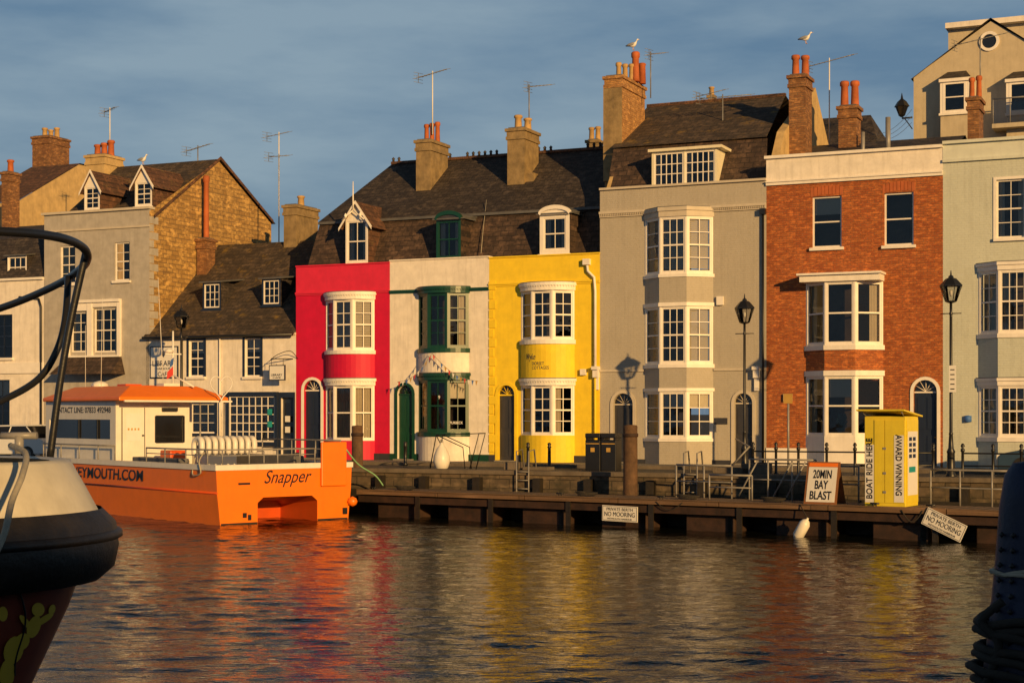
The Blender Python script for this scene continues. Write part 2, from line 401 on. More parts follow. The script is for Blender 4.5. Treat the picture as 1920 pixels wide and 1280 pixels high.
def chim(g,px0,pxm,px1,pytop,pybot,y0,mat,pots,potm='terracotta',ph=.7,rows=1,cap=True):
    fr=g.fr;x0=fr.x(px0,y0);x1=fr.x(pxm,y0);sc=F/fr.yd(x1,y0)
    dy=max(.35,(px1-pxm)/sc/.41);y1=y0+dy
    zt=fr.z(pytop,(px0+pxm)/2,y0);zb=fr.z(pybot,pxm,y0)-1.5
    P=g.p('chimney_stack',mat);P.box(x0+.05,x1-.05,y0+.05,y1-.05,zb,zt-.45)
    P.box(x0,x1,y0,y1,zt-.45,zt-.32);P.box(x0+.03,x1-.03,y0+.03,y1-.03,zt-.32,zt-.12);P.box(x0-.03,x1+.03,y0-.03,y1+.03,zt-.12,zt)
    n=pots
    T=g.p('chimney_pots',potm)
    for i in range(n):
        for r in range(rows):
            cx=x0+(x1-x0)*(i+.5)/n;cy=y0+dy*(r+.5)/rows;h=ph*random.uniform(.8,1.12);rr=min(.16,(x1-x0)/n*.42)
            T.lathe((cx,cy,zt-.02),[(rr*1.05,0),(rr*.95,h*.15),(rr*.82,h*.8),(rr*1.1,h*.84),(rr*1.1,h*.95),(rr*.85,h),(rr*.6,h*.98)],12)
    if cap:
        g.p('flaunching','lead').box(x0+.08,x1-.08,y0+.08,y1-.08,zt,zt+.05)
    return x0,x1,y0,y1,zt
def gabledormer(g,px0,px1,pyt,pyb,y0,cols,rows,fm='white',cheek='slatebrown',pitch=.6,depth=2.2,cur=None,over=.12,flat=False,pyr=None,facem=None,bd=.08):
    fr=g.fr;x0=fr.x(px0,y0);x1=fr.x(px1,y0);pm=(px0+px1)/2
    zt=fr.z(pyt,pm,y0);zb=fr.z(pyb,pm,y0);facem=facem or fm
    p0=(x0,y0);p1=(x1,y0);w=x1-x0
    wall(g.p('dormer_face',facem),p0,p1,zb,zt,[(bd,w-bd,zb+bd,zt-bd*.8)],.05)
    sash(g,p0,p1,bd,w-bd,zb+bd,zt-bd*.8,fm,cols,rows,cur,o=-.05,fw=.045)
    C=g.p('dormer_cheeks',cheek);C.box(x0+.003,x0+.05,y0+.05,y0+depth,zb-.3,zt);C.box(x1-.05,x1-.003,y0+.05,y0+depth,zb-.3,zt)
    g.p('dormer_sill',facem).box(x0-.05,x1+.05,y0-.08,y0,zb-.06,zb)
    if flat:
        R=g.p('dormer_roof','lead');R.grid([[(x0-.1,y0-.14,zt),(x1+.1,y0-.14,zt),(x1+.1,y0-.14,zt+.05),(x0-.1,y0-.14,zt+.05)],[(x0-.1,y0+depth,zt+.3),(x1+.1,y0+depth,zt+.3),(x1+.1,y0+depth,zt+.35),(x0-.1,y0+depth,zt+.35)]],True,False)
    else:
        xm=(x0+x1)/2;rz=fr.z(pyr,pm,y0) if pyr else zt+pitch*w/2
        R=g.p('dormer_roof',cheek);xa=x0-over;xb=x1+over
        zl=zt-(rz-zt)*over/(w/2)
        for k,(e,s) in enumerate(((xa,-1),(xb,1))):
            R.poly([(e,y0-.15,zl),(xm,y0-.15,rz),(xm,y0+depth,rz),(e,y0+depth,zl)])
        T=g.p('dormer_gable',fm);T.poly([(x0,y0+.003,zt),(x1,y0+.003,zt),(xm,y0+.003,rz-.02)])
        for e in(xa,xb):
            T.poly([(e,y0-.155,zl-.1),(e,y0-.155,zl+.03),(xm,y0-.155,rz+.03),(xm,y0-.155,rz-.1)])
            T.poly([(e,y0-.155,zl+.03),(e,y0-.10,zl+.03),(xm,y0-.10,rz+.03),(xm,y0-.155,rz+.03)])

# ============================================================ BUILDINGS
fr=ROW;X=ROW.x;ZZ=ROW.z
def start(name,pxl,pxr):
    x0=X(pxl);return Grp(name,ROW,(x0,0,ZG)),x0,X(pxr)
def flatwin(g,wallx0,spec,holes,y=0):
    px0,px1,py0,py1,cols,rows,cur,fm,sill,sur=spec
    pm=(px0+px1)/2;a0=X(px0,y)-wallx0;a1=X(px1,y)-wallx0;zt=ZZ(py0,pm,y);zb=ZZ(py1,pm,y)
    holes.append((a0,a1,zb,zt));p0=(wallx0,y);p1=(wallx0+1,y)
    sash(g,p0,p1,a0,a1,zb,zt,fm,cols,rows,cur,o=-.1)
    if sill: g.p('window_sills',sill).obox(p0,p1,a0-.08,a1+.08,0,.11,zb-.1,zb)
    if sur:
        S_=g.p('window_surrounds',sur);t=.09
        S_.obox(p0,p1,a0-t,a0,0,.03,zb,zt+t);S_.obox(p0,p1,a1,a1+t,0,.03,zb,zt+t);S_.obox(p0,p1,a0,a1,0,.028,zt,zt+t)
def bay(g,pxl,pxr,zones,wallmat,cant=False):
    CANT[0]=cant
    x0,x1=X(pxl),X(pxr);pm=(pxl+pxr)/2;w=(x1-x0)/2.53;y=-.8*w
    for z in zones:
        k=z[0];zt=ZZ(z[1],pm,y);zb=ZZ(z[2],pm,y)
        if k=='wall':arcslab(g.p('bay_wall_'+z[3],z[3]),x0,x1,zb,zt,-.01)
        elif k=='corn':
            P=g.p('bay_cornice_'+z[3],z[3]);h=zt-zb
            arcslab(P,x0,x1,zb+h*.6,zt,.075);arcslab(P,x0,x1,zb,zb+h*.6,.025);dentils(P,x0,x1,zb+h*.6-.002,.03)
            arcslab(g.p('bay_lead_roof','lead'),x0,x1,zt,zt+.03,.05)
        elif k=='sill':arcslab(g.p('bay_sill_'+z[3],z[3]),x0,x1,zb,zt,.04)
        elif k=='win':baywin(g,x0,x1,zb,zt,z[3],z[4],z[5],z[6])
    CANT[0]=False
    return x0,x1
ZB=ZG-.3
def terr(name,pxl,pxr,pyt,wm,dspec,bayspec,band,bandm,capm,dark,extra=None):
    g,x0,x1=start(name,pxl,pxr);pm=(pxl+pxr)/2
    zt=ZZ(pyt,pm);W_=g.p('front_wall',wm);holes=[]
    dx0,dx1,dyt,dm,sm=dspec
    a0,a1=X(dx0)-x0,X(dx1)-x0;dz=ZZ(dyt,(dx0+dx1)/2)
    holes.append((a0,a1,ZB,dz))
    bz=ZZ(band,pm)
    bx0,bx1=X(bayspec[0]),X(bayspec[1])
    for z in bayspec[2]:
        if z[0]=='win': holes.append((bx0-x0+.12,bx1-x0-.12,ZZ(z[2],pm)+.1,ZZ(z[1],pm)-.1))
    wall(W_,(x0,0),(x1,0),ZB,bz,holes)
    wall(g.p('parapet_wall',bandm),(x0,0),(x1,0),bz,zt)
    g.p('parapet_back',bandm).box(x0,x1,.002,.3,bz,zt-.002)
    door(g,W_,x0+a0,x0+a1,dz,dm,sm)
    g.p('string_course',capm).box(x0,x1,-.08,-.002,bz-.08,bz-.01);g.p('string_course',capm).box(x0,x1,-.04,-.001,bz-.14,bz-.08)
    g.p('parapet_cap',bandm).box(x0,x1,-.05,.34,zt,zt+.05)
    bay(g,*bayspec,wm)
    g.p('plinth',dark).box(x0,X(dx0)-.12,-.03,-.001,ZB,ZG+.25);g.p('plinth',dark).box(X(dx1)+.12,x1,-.03,-.001,ZB,ZG+.25)
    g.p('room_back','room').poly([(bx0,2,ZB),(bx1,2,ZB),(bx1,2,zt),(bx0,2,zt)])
    return g,x0,x1,zt
g,x0,x1,zt=terr('pink_house',555,731,497,'pink',(570,602,712,'navy','white'),
 (610,703,[('corn',546,560,'white'),('win',560,656,'white',[1,2,2],4,['b','b','b']),('sill',656,663,'white'),('wall',663,709,'pink'),('corn',709,722,'white'),('win',722,826,'white',[1,1,2],2,['f','f','f']),('wall',826,866,'pink')]),545,'pinkband','pinkband','greydoor')
g.done()
g,x0,x1,zt=terr('white_and_green_house',731,917,486,'whitewall',(745,773,722,'green','green'),
 (784,880,[('corn',536,548,'green'),('win',548,652,'green',[1,2,2],4,[None,None,'r']),('sill',652,660,'green'),('wall',660,699,'whitewall'),('corn',699,712,'green'),('win',712,810,'green',[1,2,2],2,[None,None,'h']),('sill',810,818,'green'),('wall',818,868,'whitewall')]),541,'whitewall','green','green')
g.text('window_lettering','PURBECK','signwhite',(X(840,-.35),-.42),(X(872,-.35),-.2),.38,.16,ZZ(792,857),.5,.1)
g.text('house_number','9','signwhite',(X(804,-.6),-.66),(X(838,-.6),-.66),.5,.06,ZZ(745,820),.08,.14)
B=g.p('bunting_string','ropemat');cols=['redflag','signwhite','blueflag','gold']
for (a,b,n) in (((745,716),(810,662),9),((810,662),(897,714),12)):
    pts=[]
    for k in range(n+1):
        t=k/n;px=a[0]+(b[0]-a[0])*t;py=a[1]+(b[1]-a[1])*t+14*math.sin(math.pi*t)
        pts.append((X(px,-.85),-.85,ZZ(py,px,-.85)))
    B.tube(pts,.01,4)
    for k in range(n):
        p=Vector(pts[k]);q=Vector(pts[k+1]);r=(p+q)/2+Vector((0,-.03,-.2))
        d=(q-p)*.2;g.p('bunting_'+cols[k%4],cols[k%4]).poly([p+d,r,q-d])
g.done()
g,x0,x1,zt=terr('yellow_house',917,1125,480,'yellow',(934,965,722,'greydoor','yellow'),
 (976,1078,[('corn',528,543,'white'),('win',543,636,'white',[1,2,2],4,['b',None,None]),('sill',636,644,'white'),('wall',644,709,'yellow'),('corn',709,722,'white'),('win',722,816,'white',[1,2,2],4,['f',None,'l']),('wall',816,868,'yellow')]),527,'yellow','yellow','greydoor')
Q=g.p('quoins','yellow')
for k in range(18):
    z=ZG+.35+k*.36
    if z>ZZ(540,930):break
    Q.box(x0+.002,x0+(.28 if k%2 else .2),-.035,-.001,z,z+.3)
T=g.p('downpipe','white');y=-.1
T.tube([(X(1100,y),y,ZZ(490,1100,y)),(X(1102,y),y,ZZ(508,1100,y)),(X(1114,y),y,ZZ(520,1110,y)),(X(1116,y),y,ZZ(545,1110,y)),(X(1116,y),y,ZZ(700,1110,y))],.05,8)
g.p('downpipe_lower','yellow').tube([(X(1116,y),y,ZZ(700,1110,y)),(X(1116,y),y,ZG)],.045,8)
g.p('hopper','white').box(X(1094,y),X(1106,y),-.2,0,ZZ(497,1100),ZZ(486,1100))
xw0,xw1=X(976),X(1078);wv=(xw1-xw0)/2.53;cx=(xw0+xw1)/2
R_=1.46*wv-.01;yc_=.729*wv
g.text('sign_line_1','Wyke','navytext',None,None,0,0,ZZ(670,1000,-.6),.44,.3,.4,bold=0,arc=(cx,yc_,R_,-.36))
g.text('sign_line_2','DORSET','navytext',None,None,0,0,ZZ(681,1015,-.6),.5,.12,bold=.0,arc=(cx,yc_,R_,-.1))
g.text('sign_line_3','COTTAGES','navytext',None,None,0,0,ZZ(689,1020,-.6),.68,.12,bold=.0,arc=(cx,yc_,R_,-.03))
g.p('alarm_box','white').box(X(1090),X(1100),-.14,-.001,ZZ(703,1095),ZZ(692,1095))
g.done()
# ---- shared mansard roof over the three
g=Grp('slate_mansard_roof',ROW,(X(560),0,ZZ(490,840)))
ze=ZZ(500,840,.35);zbk=ZZ(405,860,1.6);zr=ZZ(296,900,5.5)
xa=X(560);xb=X(1128);xr=X(735,5.5)
xb2=X(600,1.6)
R=g.p('lower_slope','slatebrown')
R.poly([(xa,.32,ze-.4),(xb,.32,ze-.4),(xb,1.6,zbk),(xb2,1.6,zbk)])
R2=g.p('upper_slope','slatedark')
R2.poly([(xb2-.06,1.52,zbk+.04),(xb,1.52,zbk+.04),(xb,5.5,zr),(xr,5.5,zr)])
R2.poly([(xb2-.06,1.52,zbk+.04),(xr,5.5,zr),(xb,5.5,zr),(xb,9.5,zbk),(xb2-.06,9.5,zbk)])
R.poly([(xa,.32,ze-.4),(xb2,1.6,zbk),(xb2,9.5,zbk),(xa,9.5,ze-.4)])
g.p('mansard_kerb','lead').box(xb2,xb,1.45,1.55,zbk-.05,zbk+.05)
rt=g.p('ridge_tiles','slatered');rt.box(xr,xb,5.4,5.6,zr-.03,zr+.09)
rc=g.p('ridge_crest','slatedark')
x=xr
while x<xb:
    if (int(x*1.3)%3)!=0: rc.lathe((x+.07,5.5,zr+.09),[(.07,0),(.05,.08),(.08,.13),(.01,.2)],6)
    x+=.27
g.p('back_wall','brownbrick').box(xa,xb-.05,9.3,9.5,ZB,ze+.3);g.p('end_wall','whitewall').box(xa+.02,xa+.2,.3,9.3,ZB,ze-.1)
T=g.p('roof_cable','ropemat');T.tube([(X(912,2),2,ZZ(380,912,2)+.1),(X(908,1.2),1.1,ZZ(430,908,1.2)),(X(902,.5),.5,ZZ(475,902,.5))],.015,4)
gabledormer(g,648,690,412,494,.28,2,2,'white','slatered',cur='s',pyr=378,over=.24)
T=g.p('dormer_finial','white');xm=X(662,.12);T.cyl((xm,.12,ZZ(378,662,.12)-.3),(xm,.12,ZZ(340,662,.12)),.035,.015)
for s in(-1,1):
    T.cyl((xm+.02*s,.1,ZZ(395,662,.1)),(xm+.5*s,.1,ZZ(412,662,.1)),.025);T.lathe((xm+.33*s,.1,ZZ(404,662,.1)),[(.02,-.1),(.07,0),(.02,.1)],8)
gabledormer(g,818,864,412,486,.3,2,2,'green','slatebrown',cur='s',flat=True)
gabledormer(g,1012,1068,402,476,.3,2,2,'white','slatebrown',cur='s',flat=True,bd=.16)
for (pa_,pb_,py,m_) in((816,866,412,'green'),(1010,1070,402,'white')):
    xx0,xx1=X(pa_,.2),X(pb_,.2);zc=ZZ(py,(pa_+pb_)/2,.2);xm=(xx0+xx1)/2;hw=(xx1-xx0)/2
    n=12;pts=[(xm-hw*math.cos(math.pi*i/n),zc+.3*math.sin(math.pi*i/n)) for i in range(n+1)]
    P=g.p('arched_head_'+m_,m_);P.grid([[(p[0],.14,p[1]+.05) for p in pts],[(p[0],.3,p[1]+.05) for p in pts]],False,True)
    P.grid([[(p[0],.14,p[1]+.05) for p in pts],[(xm+(p[0]-xm)*.88,.14,zc+(p[1]-zc)*.72-.02) for p in pts]],False,False)
    g.p('arched_roof','lead').grid([[(p[0],.3,p[1]+.045) for p in pts],[(p[0],2.2,p[1]+.06) for p in pts]],False,True)
    g.p('arched_infill','greydoor' if m_=='green' else 'white').poly([(xm+(p[0]-xm)*.9,.2,zc+(p[1]-zc)*.8-.01) for p in pts])
chim(g,777,808,840,262,385,3.3,'stackrender',3,'terracotta',.8)
chim(g,948,984,1014,240,375,3.3,'stackrender',2,'buffpot',.62)
P=g.p('chimney_stack','stackrender');xx=X(984,3.6);P.box(xx-.2,xx+.42,3.5,4.6,ZZ(375,990,3.6)-1,ZZ(325,990,3.6))
chim(g,1098,1122,1134,262,300,8,'stackrender',2,'buffpot',.6)
g.done()

# ---- grey tall house
g,x0,x1=start('grey_bow_fronted_house',1125,1437)
zt=ZZ(348,1280)
W_=g.p('front_wall','grey');bx0,bx1=X(1208),X(1338)
holes=[];d1=(X(1150)-x0,X(1187)-x0);d2=(X(1377)-x0,X(1411)-x0);dz=ZZ(737,1168);dz2=ZZ(737,1395)
holes+=[(d1[0],d1[1],ZB,dz),(d2[0],d2[1],ZB,dz2)]
for a,b in((410,512),(578,684),(735,822)): holes.append((bx0-x0+.15,bx1-x0-.15,ZZ(b,1273)+.1,ZZ(a,1273)-.1))
wall(W_,(x0,0),(x1,0),ZB,zt,holes)
door(g,W_,x0+d1[0],x0+d1[1],dz,'greydoor','greytrim');door(g,W_,x0+d2[0],x0+d2[1],dz2,'greydoor','greytrim')
P=g.p('cornice','greytrim')
zc=ZZ(392,1280);P.box(x0,x1-.002,-.13,-.001,zc-.04,zc+.05);P.box(x0,x1-.002,-.06,-.0015,zc-.16,zc-.04)
n=90
for i in range(n):
    a=x0+(x1-x0)*(i+.2)/n;P.box(a,a+(x1-x0)/n*.5,-.1,-.062,zc-.11,zc-.042)
P.box(x0,x1-.002,-.1,.35,zt,zt+.08);g.p('parapet_back','grey').box(x0,x1,.002,.3,zc,zt-.001)
bay(g,1208,1338,[('corn',386,404,'greytrim'),('win',404,512,'white',[1,3,2],4,['b','b','b']),('sill',512,518,'white'),('wall',518,566,'grey'),('sill',566,573,'white'),('win',573,682,'white',[1,3,2],4,['b',None,'b']),('sill',682,689,'white'),('wall',689,727,'grey'),('sill',727,733,'white'),('win',733,822,'white',[1,3,2],3,['b','h','h']),('sill',822,828,'white'),('wall',828,872,'grey')],'grey',True)
g.p('plinth','greydoor').box(X(1190)+.1,X(1376)-.12,-.035,-.001,ZB,ZG+.15)
zl=ZZ(690,1400);g.p('string_course','greytrim').box(bx1+.01,x1-.002,-.05,-.001,zl-.08,zl);g.p('string_course','greytrim').box(x0,bx0-.01,-.05,-.001,zl-.08,zl)
for px in(1115,1416):
    P=g.p('console_bracket','white');xx=X(px,-.2);zz=ZZ(687,px)
    P.box(xx-.1,xx+.14,-.3,-.0015,zz-.12,zz);P.box(xx-.08,xx+.12,-.22,-.0012,zz-.4,zz-.12);P.box(xx-.06,xx+.1,-.12,-.001,zz-.85,zz-.4)
g.p('alarm_box','white').box(X(1345),X(1357),-.12,-.001,ZZ(572,1350),ZZ(556,1350))
g.p('house_plate','greydoor').box(X(1340),X(1364),-.03,-.001,ZZ(795,1352),ZZ(783,1352))
T=g.p('downpipe','blackiron');T.tube([(x1-.1,-.08,zc-.2),(x1-.1,-.08,ZG)],.045,6);T.box(x1-.2,x1,-.2,-.002,zc-.35,zc-.15)
R=g.p('lower_roof','slatebrown');zb_=ZZ(355,1280,.5);zm=ZZ(270,1290,1.8);zr=ZZ(190,1340,6.5)
xl1=X(1150,1.8);xl2=X(1214,6.5);xr1=x1-.45
R.poly([(x0+.1,.36,zb_-.2),(x1-.12,.36,zb_-.2),(xr1,1.8,zm),(xl1,1.8,zm)])
R2=g.p('upper_roof','slatemoss');R2.poly([(xl1-.05,1.7,zm+.04),(xr1,1.7,zm+.04),(X(1478,6.5)-.1,6.5,zr),(xl2,6.5,zr)])
R2.poly([(xl2,6.5,zr),(X(1478,6.5)-.1,6.5,zr),(x1,11,zm),(xl1,11,zm)])
g.p('ridge_tiles','slatered').box(xl2,X(1478,6.5)-.1,6.4,6.6,zr-.04,zr+.08)
P=g.p('party_wall','ochre')
yy=[(.2,ZB),(9,ZB),(9,zm+.5),(6.5,zr+.2),(1.8,zm+.2),(.5,zt+.3),(.2,zt)]
P.grid([[(x1-.1,a,b) for a,b in yy],[(x1+.18,a,b) for a,b in yy]],True,False)
P.grid([[(x0+.01,a,b-.3) for a,b in yy],[(x0+.15,a,b-.3) for a,b in yy]],True,False)
y0=.45;xa,xb=X(1222,y0),X(1345,y0);za,zb2=ZZ(350,1283,y0),ZZ(282,1283,y0)
hs=[(.06+(xb-xa-.12)*i/2+.03,.06+(xb-xa-.12)*(i+1)/2-.03,za+.08,zb2-.05) for i in range(2)]
wall(g.p('dormer_face','cream'),(xa,y0),(xb,y0),za,zb2,hs,.05)
for h in hs: sash(g,(xa,y0),(xb,y0),*h[:4],'white',5,3,'s',o=-.05,meet=False,fw=.05,bw=.03)
P=g.p('dormer_roof','cream');P.box(xa-.1,xb+.2,y0-.14,y0+2.6,zb2,zb2+.1);P.box(xa-.02,xb+.02,y0-.08,y0,za-.06,za)
g.p('dormer_cheeks','cream').box(xb-.05,xb-.003,y0+.05,y0+2.4,za-.3,zb2);g.p('dormer_cheeks','slatebrown').box(xa+.003,xa+.05,y0+.05,y0+2.4,za-.3,zb2)
chim(g,1131,1168,1222,142,290,2.2,'stackbrick',3,'buffpot',.75,rows=1)
g.p('chimney_front_render','stackrender').box(X(1131,2.17),X(1168,2.17)-.06,2.17,2.24,ZZ(290,1150,2.2)-1,ZZ(142,1150,2.2)-.47)
g.p('tall_pot','terracotta').lathe((X(1190,3.5),3.6,ZZ(142,1150,2.2)),[(.17,0),(.15,.2),(.13,.9),(.17,.95),(.17,1.1),(.12,1.15)],12)
g.p('tall_pot','terracotta').lathe((X(1204,4.1),4.1,ZZ(142,1150,2.2)),[(.15,0),(.13,.7),(.16,.75),(.12,.8)],12)
chim(g,1476,1512,1535,140,290,2.4,'brownbrick',2,'terracotta',.85)
g.done()

# ---- red brick house
g,x0,x1=start('red_brick_house',1437,1768)
ztb=ZZ(338,1600);ztp=ZZ(288,1600)
W_=g.p('front_wall','redbrick');holes=[]
for s in((1523,1578,368,464,1,2,'h','white','white',None),(1658,1713,361,460,1,2,None,'white','white',None)): flatwin(g,x0,s,holes)
for s in((1523,1578,368),(1658,1713,361)):
    a,b=X(s[0]),X(s[1]);z=ZZ(s[2],(s[0]+s[1])/2);P=g.p('brick_arches','terracotta')
    n=9
    for i in range(n):
        t0=i/n;t1=(i+.86)/n;xa=a-.06+(b-a+.12)*t0;xb=a-.06+(b-a+.12)*t1
        h0=.1*(1-(2*t0-1)**2);P.box(xa,xb,-.012,.1,z+h0*.6-.0,z+.28+h0)
dA=(X(1713)-x0,X(1757)-x0);dz=ZZ(712,1735);holes.append((dA[0],dA[1],ZB,dz))
bx0,bx1=X(1510),X(1657)
for a,b in((530,648),(708,818)): holes.append((bx0-x0+.15,bx1-x0-.15,ZZ(b,1583)+.1,ZZ(a,1583)-.1))
wall(W_,(x0,0),(x1,0),ZB,ztb,holes)
door(g,W_,x0+dA[0],x0+dA[1],dz,'navy','white')
bay(g,1510,1657,[('win',526,646,'white',[1,1,1],2,['l',None,'r']),('sill',646,655,'white'),('wall',655,694,'redbrick'),('sill',694,704,'white'),('win',704,818,'white',[1,1,1],2,['l','h',None]),('wall',818,872,'white')],'redbrick',True)
P=g.p('bay_canopy','white');w=(bx1-bx0)/2.53;za,zb_=ZZ(526,1583,-.8),ZZ(510,1583,-.8)
P.box(bx0-.1,bx1+.08,-w*.66-.17,0.,zb_-.07,zb_);P.box(bx0-.02,bx1+.02,-w*.66-.06,-.001,za,zb_-.07)
P=g.p('bay_plant','green')
for k in range(40):
    a=random.uniform(0,6.28);r=random.uniform(.05,.22);cx_=(bx0+bx1)/2;zz=ZZ(810,1583)+.05
    p=Vector((cx_,-.35,zz));q=p+Vector((r*math.cos(a),r*.5*math.sin(a),random.uniform(.15,.55)));P.poly([p,q+Vector((.03,0,0)),q+Vector((0,0,.06)),q-Vector((.03,0,0))])
P=g.p('parapet','whitewall');wall(P,(x0,-.02),(x1,-.02),ztb,ztp);P.box(x0+.005,x1,-.015,.3,ztb,ztp-.001)
P=g.p('parapet_cornice','white');P.box(x0-.05,x1,-.13,.34,ztp,ztp+.1);P.box(x0,x1,-.08,-.02,ztb-.02,ztb+.08);P.box(x0,x1,-.13,-.02,ztb+.08,ztb+.13)
g.p('plinth','white').box(x0,dA[0]+x0-.12,-.04,-.001,ZB,ZG+.6)
g.p('roof','slatedark').poly([(x0,.3,ztp-.3),(x1,.3,ztp-.3),(x1,5,ztp+1.2),(x0,5,ztp+1.2)])
g.p('back_wall','brownbrick').box(x0,x1,9,9.3,ZB,ztp+.3)
g.p('roof','slatedark').poly([(x0,5,ztp+1.2),(x1,5,ztp+1.2),(x1,9.3,ztp-.1),(x0,9.3,ztp-.1)])
chim(g,1569,1608,1626,198,262,4,'brownbrick',2,'terracotta',1.0)
g.p('vent_pipes','steel').cyl((X(1665,3),3,ztp),(X(1665,3),3,ZZ(220,1665,3)),.09);g.p('vent_pipes','steel').cyl((X(1618,3),3,ztp),(X(1618,3),3,ZZ(248,1618,3)),.07)
chim(g,1811,1838,1863,182,262,4.5,'brownbrick',2,'terracotta',.8)
P=g.p('satellite_box','white');P.box(X(1470),X(1486),-.1,-.001,ZZ(752,1478),ZZ(738,1478))
C_=g.p('overhead_cables','blackiron')
for k in range(3):
    a=Vector((X(1630,4),4,ZZ(262-4*k,1630,4)));b=Vector((X(1712,16),15.7,ZZ(232-12*k,1712,16)))
    C_.tube([a.lerp(b,t/8)-Vector((0,0,.3*math.sin(math.pi*t/8))) for t in range(9)],.008,4)
g.done()

# ---- pale blue house
g,x0,x1=start('pale_blue_house',1768,2020)
zt=ZZ(298,1850);W_=g.p('front_wall','blue');holes=[]
flatwin(g,x0,(1868,1922,336,446,2,4,'s','white','white','white'),holes)
bx0,bx1=X(1833),X(1975)
for a,b in((505,625),(722,820)): holes.append((bx0-x0+.15,bx1-x0-.15,ZZ(b,1900)+.1,ZZ(a,1900)-.1))
wall(W_,(x0,0),(x1,0),ZB,zt,holes)
bay(g,1833,1975,[('corn',489,504,'white'),('win',504,624,'white',[2,3,2],4,['f','l','r']),('sill',624,632,'white'),('wall',632,708,'blue'),('corn',708,722,'white'),('win',722,820,'white',[2,3,2],4,['f','s','r']),('sill',820,828,'white'),('wall',828,880,'blue')],'blue',True)
P=g.p('parapet','bluetrim');ztp=ZZ(266,1850);P.box(x0,x1,-.03,.3,zt,ztp);P.box(x0,x1,-.15,.34,ztp,ztp+.1);P.box(x0,x1,-.1,-.031,zt-.04,zt+.06)
g.p('plaque','blueflag').lathe((X(1815),-.02,ZZ(785,1815)),[(.001,-.12),(.12,-.1),(.12,.1),(.001,.12)],12)
g.p('roof','slatedark').poly([(x0,.3,ztp-.1),(x1,.3,ztp-.1),(x1,9,ztp+.3),(x0,9,ztp+.3)])
g.p('side_wall','blue').box(x0+.01,x0+.2,.31,9,ZB,ztp-.2)
g.done()

# ---- hill-top cream gabled house behind
y0=16
g=Grp('cream_gabled_house',ROW,(X(1712,y0),y0,ZG))
xl=X(1713,y0);xr=X(2000,y0);xm=X(1858,y0);zE=ZZ(145,1713,y0);zP=ZZ(40,1858,y0)
wall(g.p('front_wall','hillcream'),(xl,y0),(xr,y0),ZB,zE)
g.p('front_gable','hillcream').poly([(xl,y0,zE),(xr,y0,zE),(xm,y0,zP)])
wall(g.p('side_wall','hillcream'),(xr,y0),(xr,y0+8),ZB,zE);wall(g.p('side_wall','hillcream'),(xl,y0+8),(xl,y0),ZB,zE)
R=g.p('roof','slatedark')
R.poly([(xl-.1,y0-.12,zE-.1),(xm,y0-.12,zP+.12),(xm,y0+8,zP+.12),(xl-.1,y0+8,zE-.1)]);R.poly([(xr+.1,y0-.12,zE-.1),(xm,y0-.12,zP+.12),(xm,y0+8,zP+.12),(xr+.1,y0+8,zE-.1)])
P=g.p('upper_block','hillcream');P.box(X(1778,y0+3),X(1990,y0+3),y0+3,y0+7,zE,ZZ(50,1850,y0+3));g.p('upper_block_roof','whitewall').box(X(1775,y0+3),X(1995,y0+3),y0+2.6,y0+7.2,ZZ(50,1850,y0+3),ZZ(40,1850,y0+3))
cx,cz=X(1855,y0),ZZ(78,1855,y0)
P=g.p('round_window','white');P.grid([[(cx+r*math.cos(a*math.pi/10),y0-o,cz+r*math.sin(a*math.pi/10)) for a in range(20)] for r,o in((.42,.0),(.42,.07),(.3,.07),(.3,.0))],True,False,False)
g.p('round_glass','darkglass').poly([(cx+.31*math.cos(a*math.pi/10),y0-.01,cz+.31*math.sin(a*math.pi/10)) for a in range(20)])
for pa_,pb_ in((1768,1812),(1892,1935)):
    yb=y0-.6;xa,xb=X(pa_,yb),X(pb_,yb);za,zb_=ZZ(213,pa_,yb),ZZ(155,pa_,yb)
    P=g.p('oriel_body','hillcream');P.box(xa-.1,xb+.1,yb,y0-.001,za-1.4,za-.1)
    P=g.p('oriel_trim','white');P.box(xa-.16,xb+.16,yb-.1,y0,za-.1,za);P.box(xa-.16,xb+.16,yb-.1,y0,zb_,zb_+.14);P.box(xa-.12,xa,yb,y0-.002,za,zb_);P.box(xb,xb+.12,yb,y0-.002,za,zb_)
    sash(g,(xa,yb),(xb,yb),0,xb-xa,za,zb_,'white',1,2,None,o=-.02,fw=.1,room=False)
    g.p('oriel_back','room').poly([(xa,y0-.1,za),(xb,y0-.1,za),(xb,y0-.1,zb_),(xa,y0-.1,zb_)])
    R=g.p('oriel_roof','slatedark');R.grid([[(xa-.2,yb-.12,zb_+.14),(xb+.2,yb-.12,zb_+.14)],[(xa+.1,y0,zb_+.55),(xb-.1,y0,zb_+.55)]],False,False)
P=g.p('balcony_rail','steel')
for i in range(0,14,4):
    xx=X(1862+i*8,y0-1);P.cyl((xx,y0-1,ZZ(232,1880,y0-1)),(xx,y0-1,ZZ(185,1880,y0-1)),.02,seg=5)
P.cyl((X(1862,y0-1),y0-1,ZZ(185,1880,y0-1)),(X(1970,y0-1),y0-1,ZZ(185,1880,y0-1)),.03)
g.p('balcony_glass','glass').poly([(X(1862,y0-1),y0-1,ZZ(230,1880,y0-1)),(X(1970,y0-1),y0-1,ZZ(230,1880,y0-1)),(X(1970,y0-1),y0-1,ZZ(188,1880,y0-1)),(X(1862,y0-1),y0-1,ZZ(188,1880,y0-1))])
g.p('balcony_slab','hillcream').box(X(1860,y0-1.1),X(1975,y0-1.1),y0-1.1,y0-.001,ZZ(240,1880,y0-1),ZZ(232,1880,y0-1))
yb=y0-.3;xx=X(1691,yb);zz=ZZ(222,1691,yb)
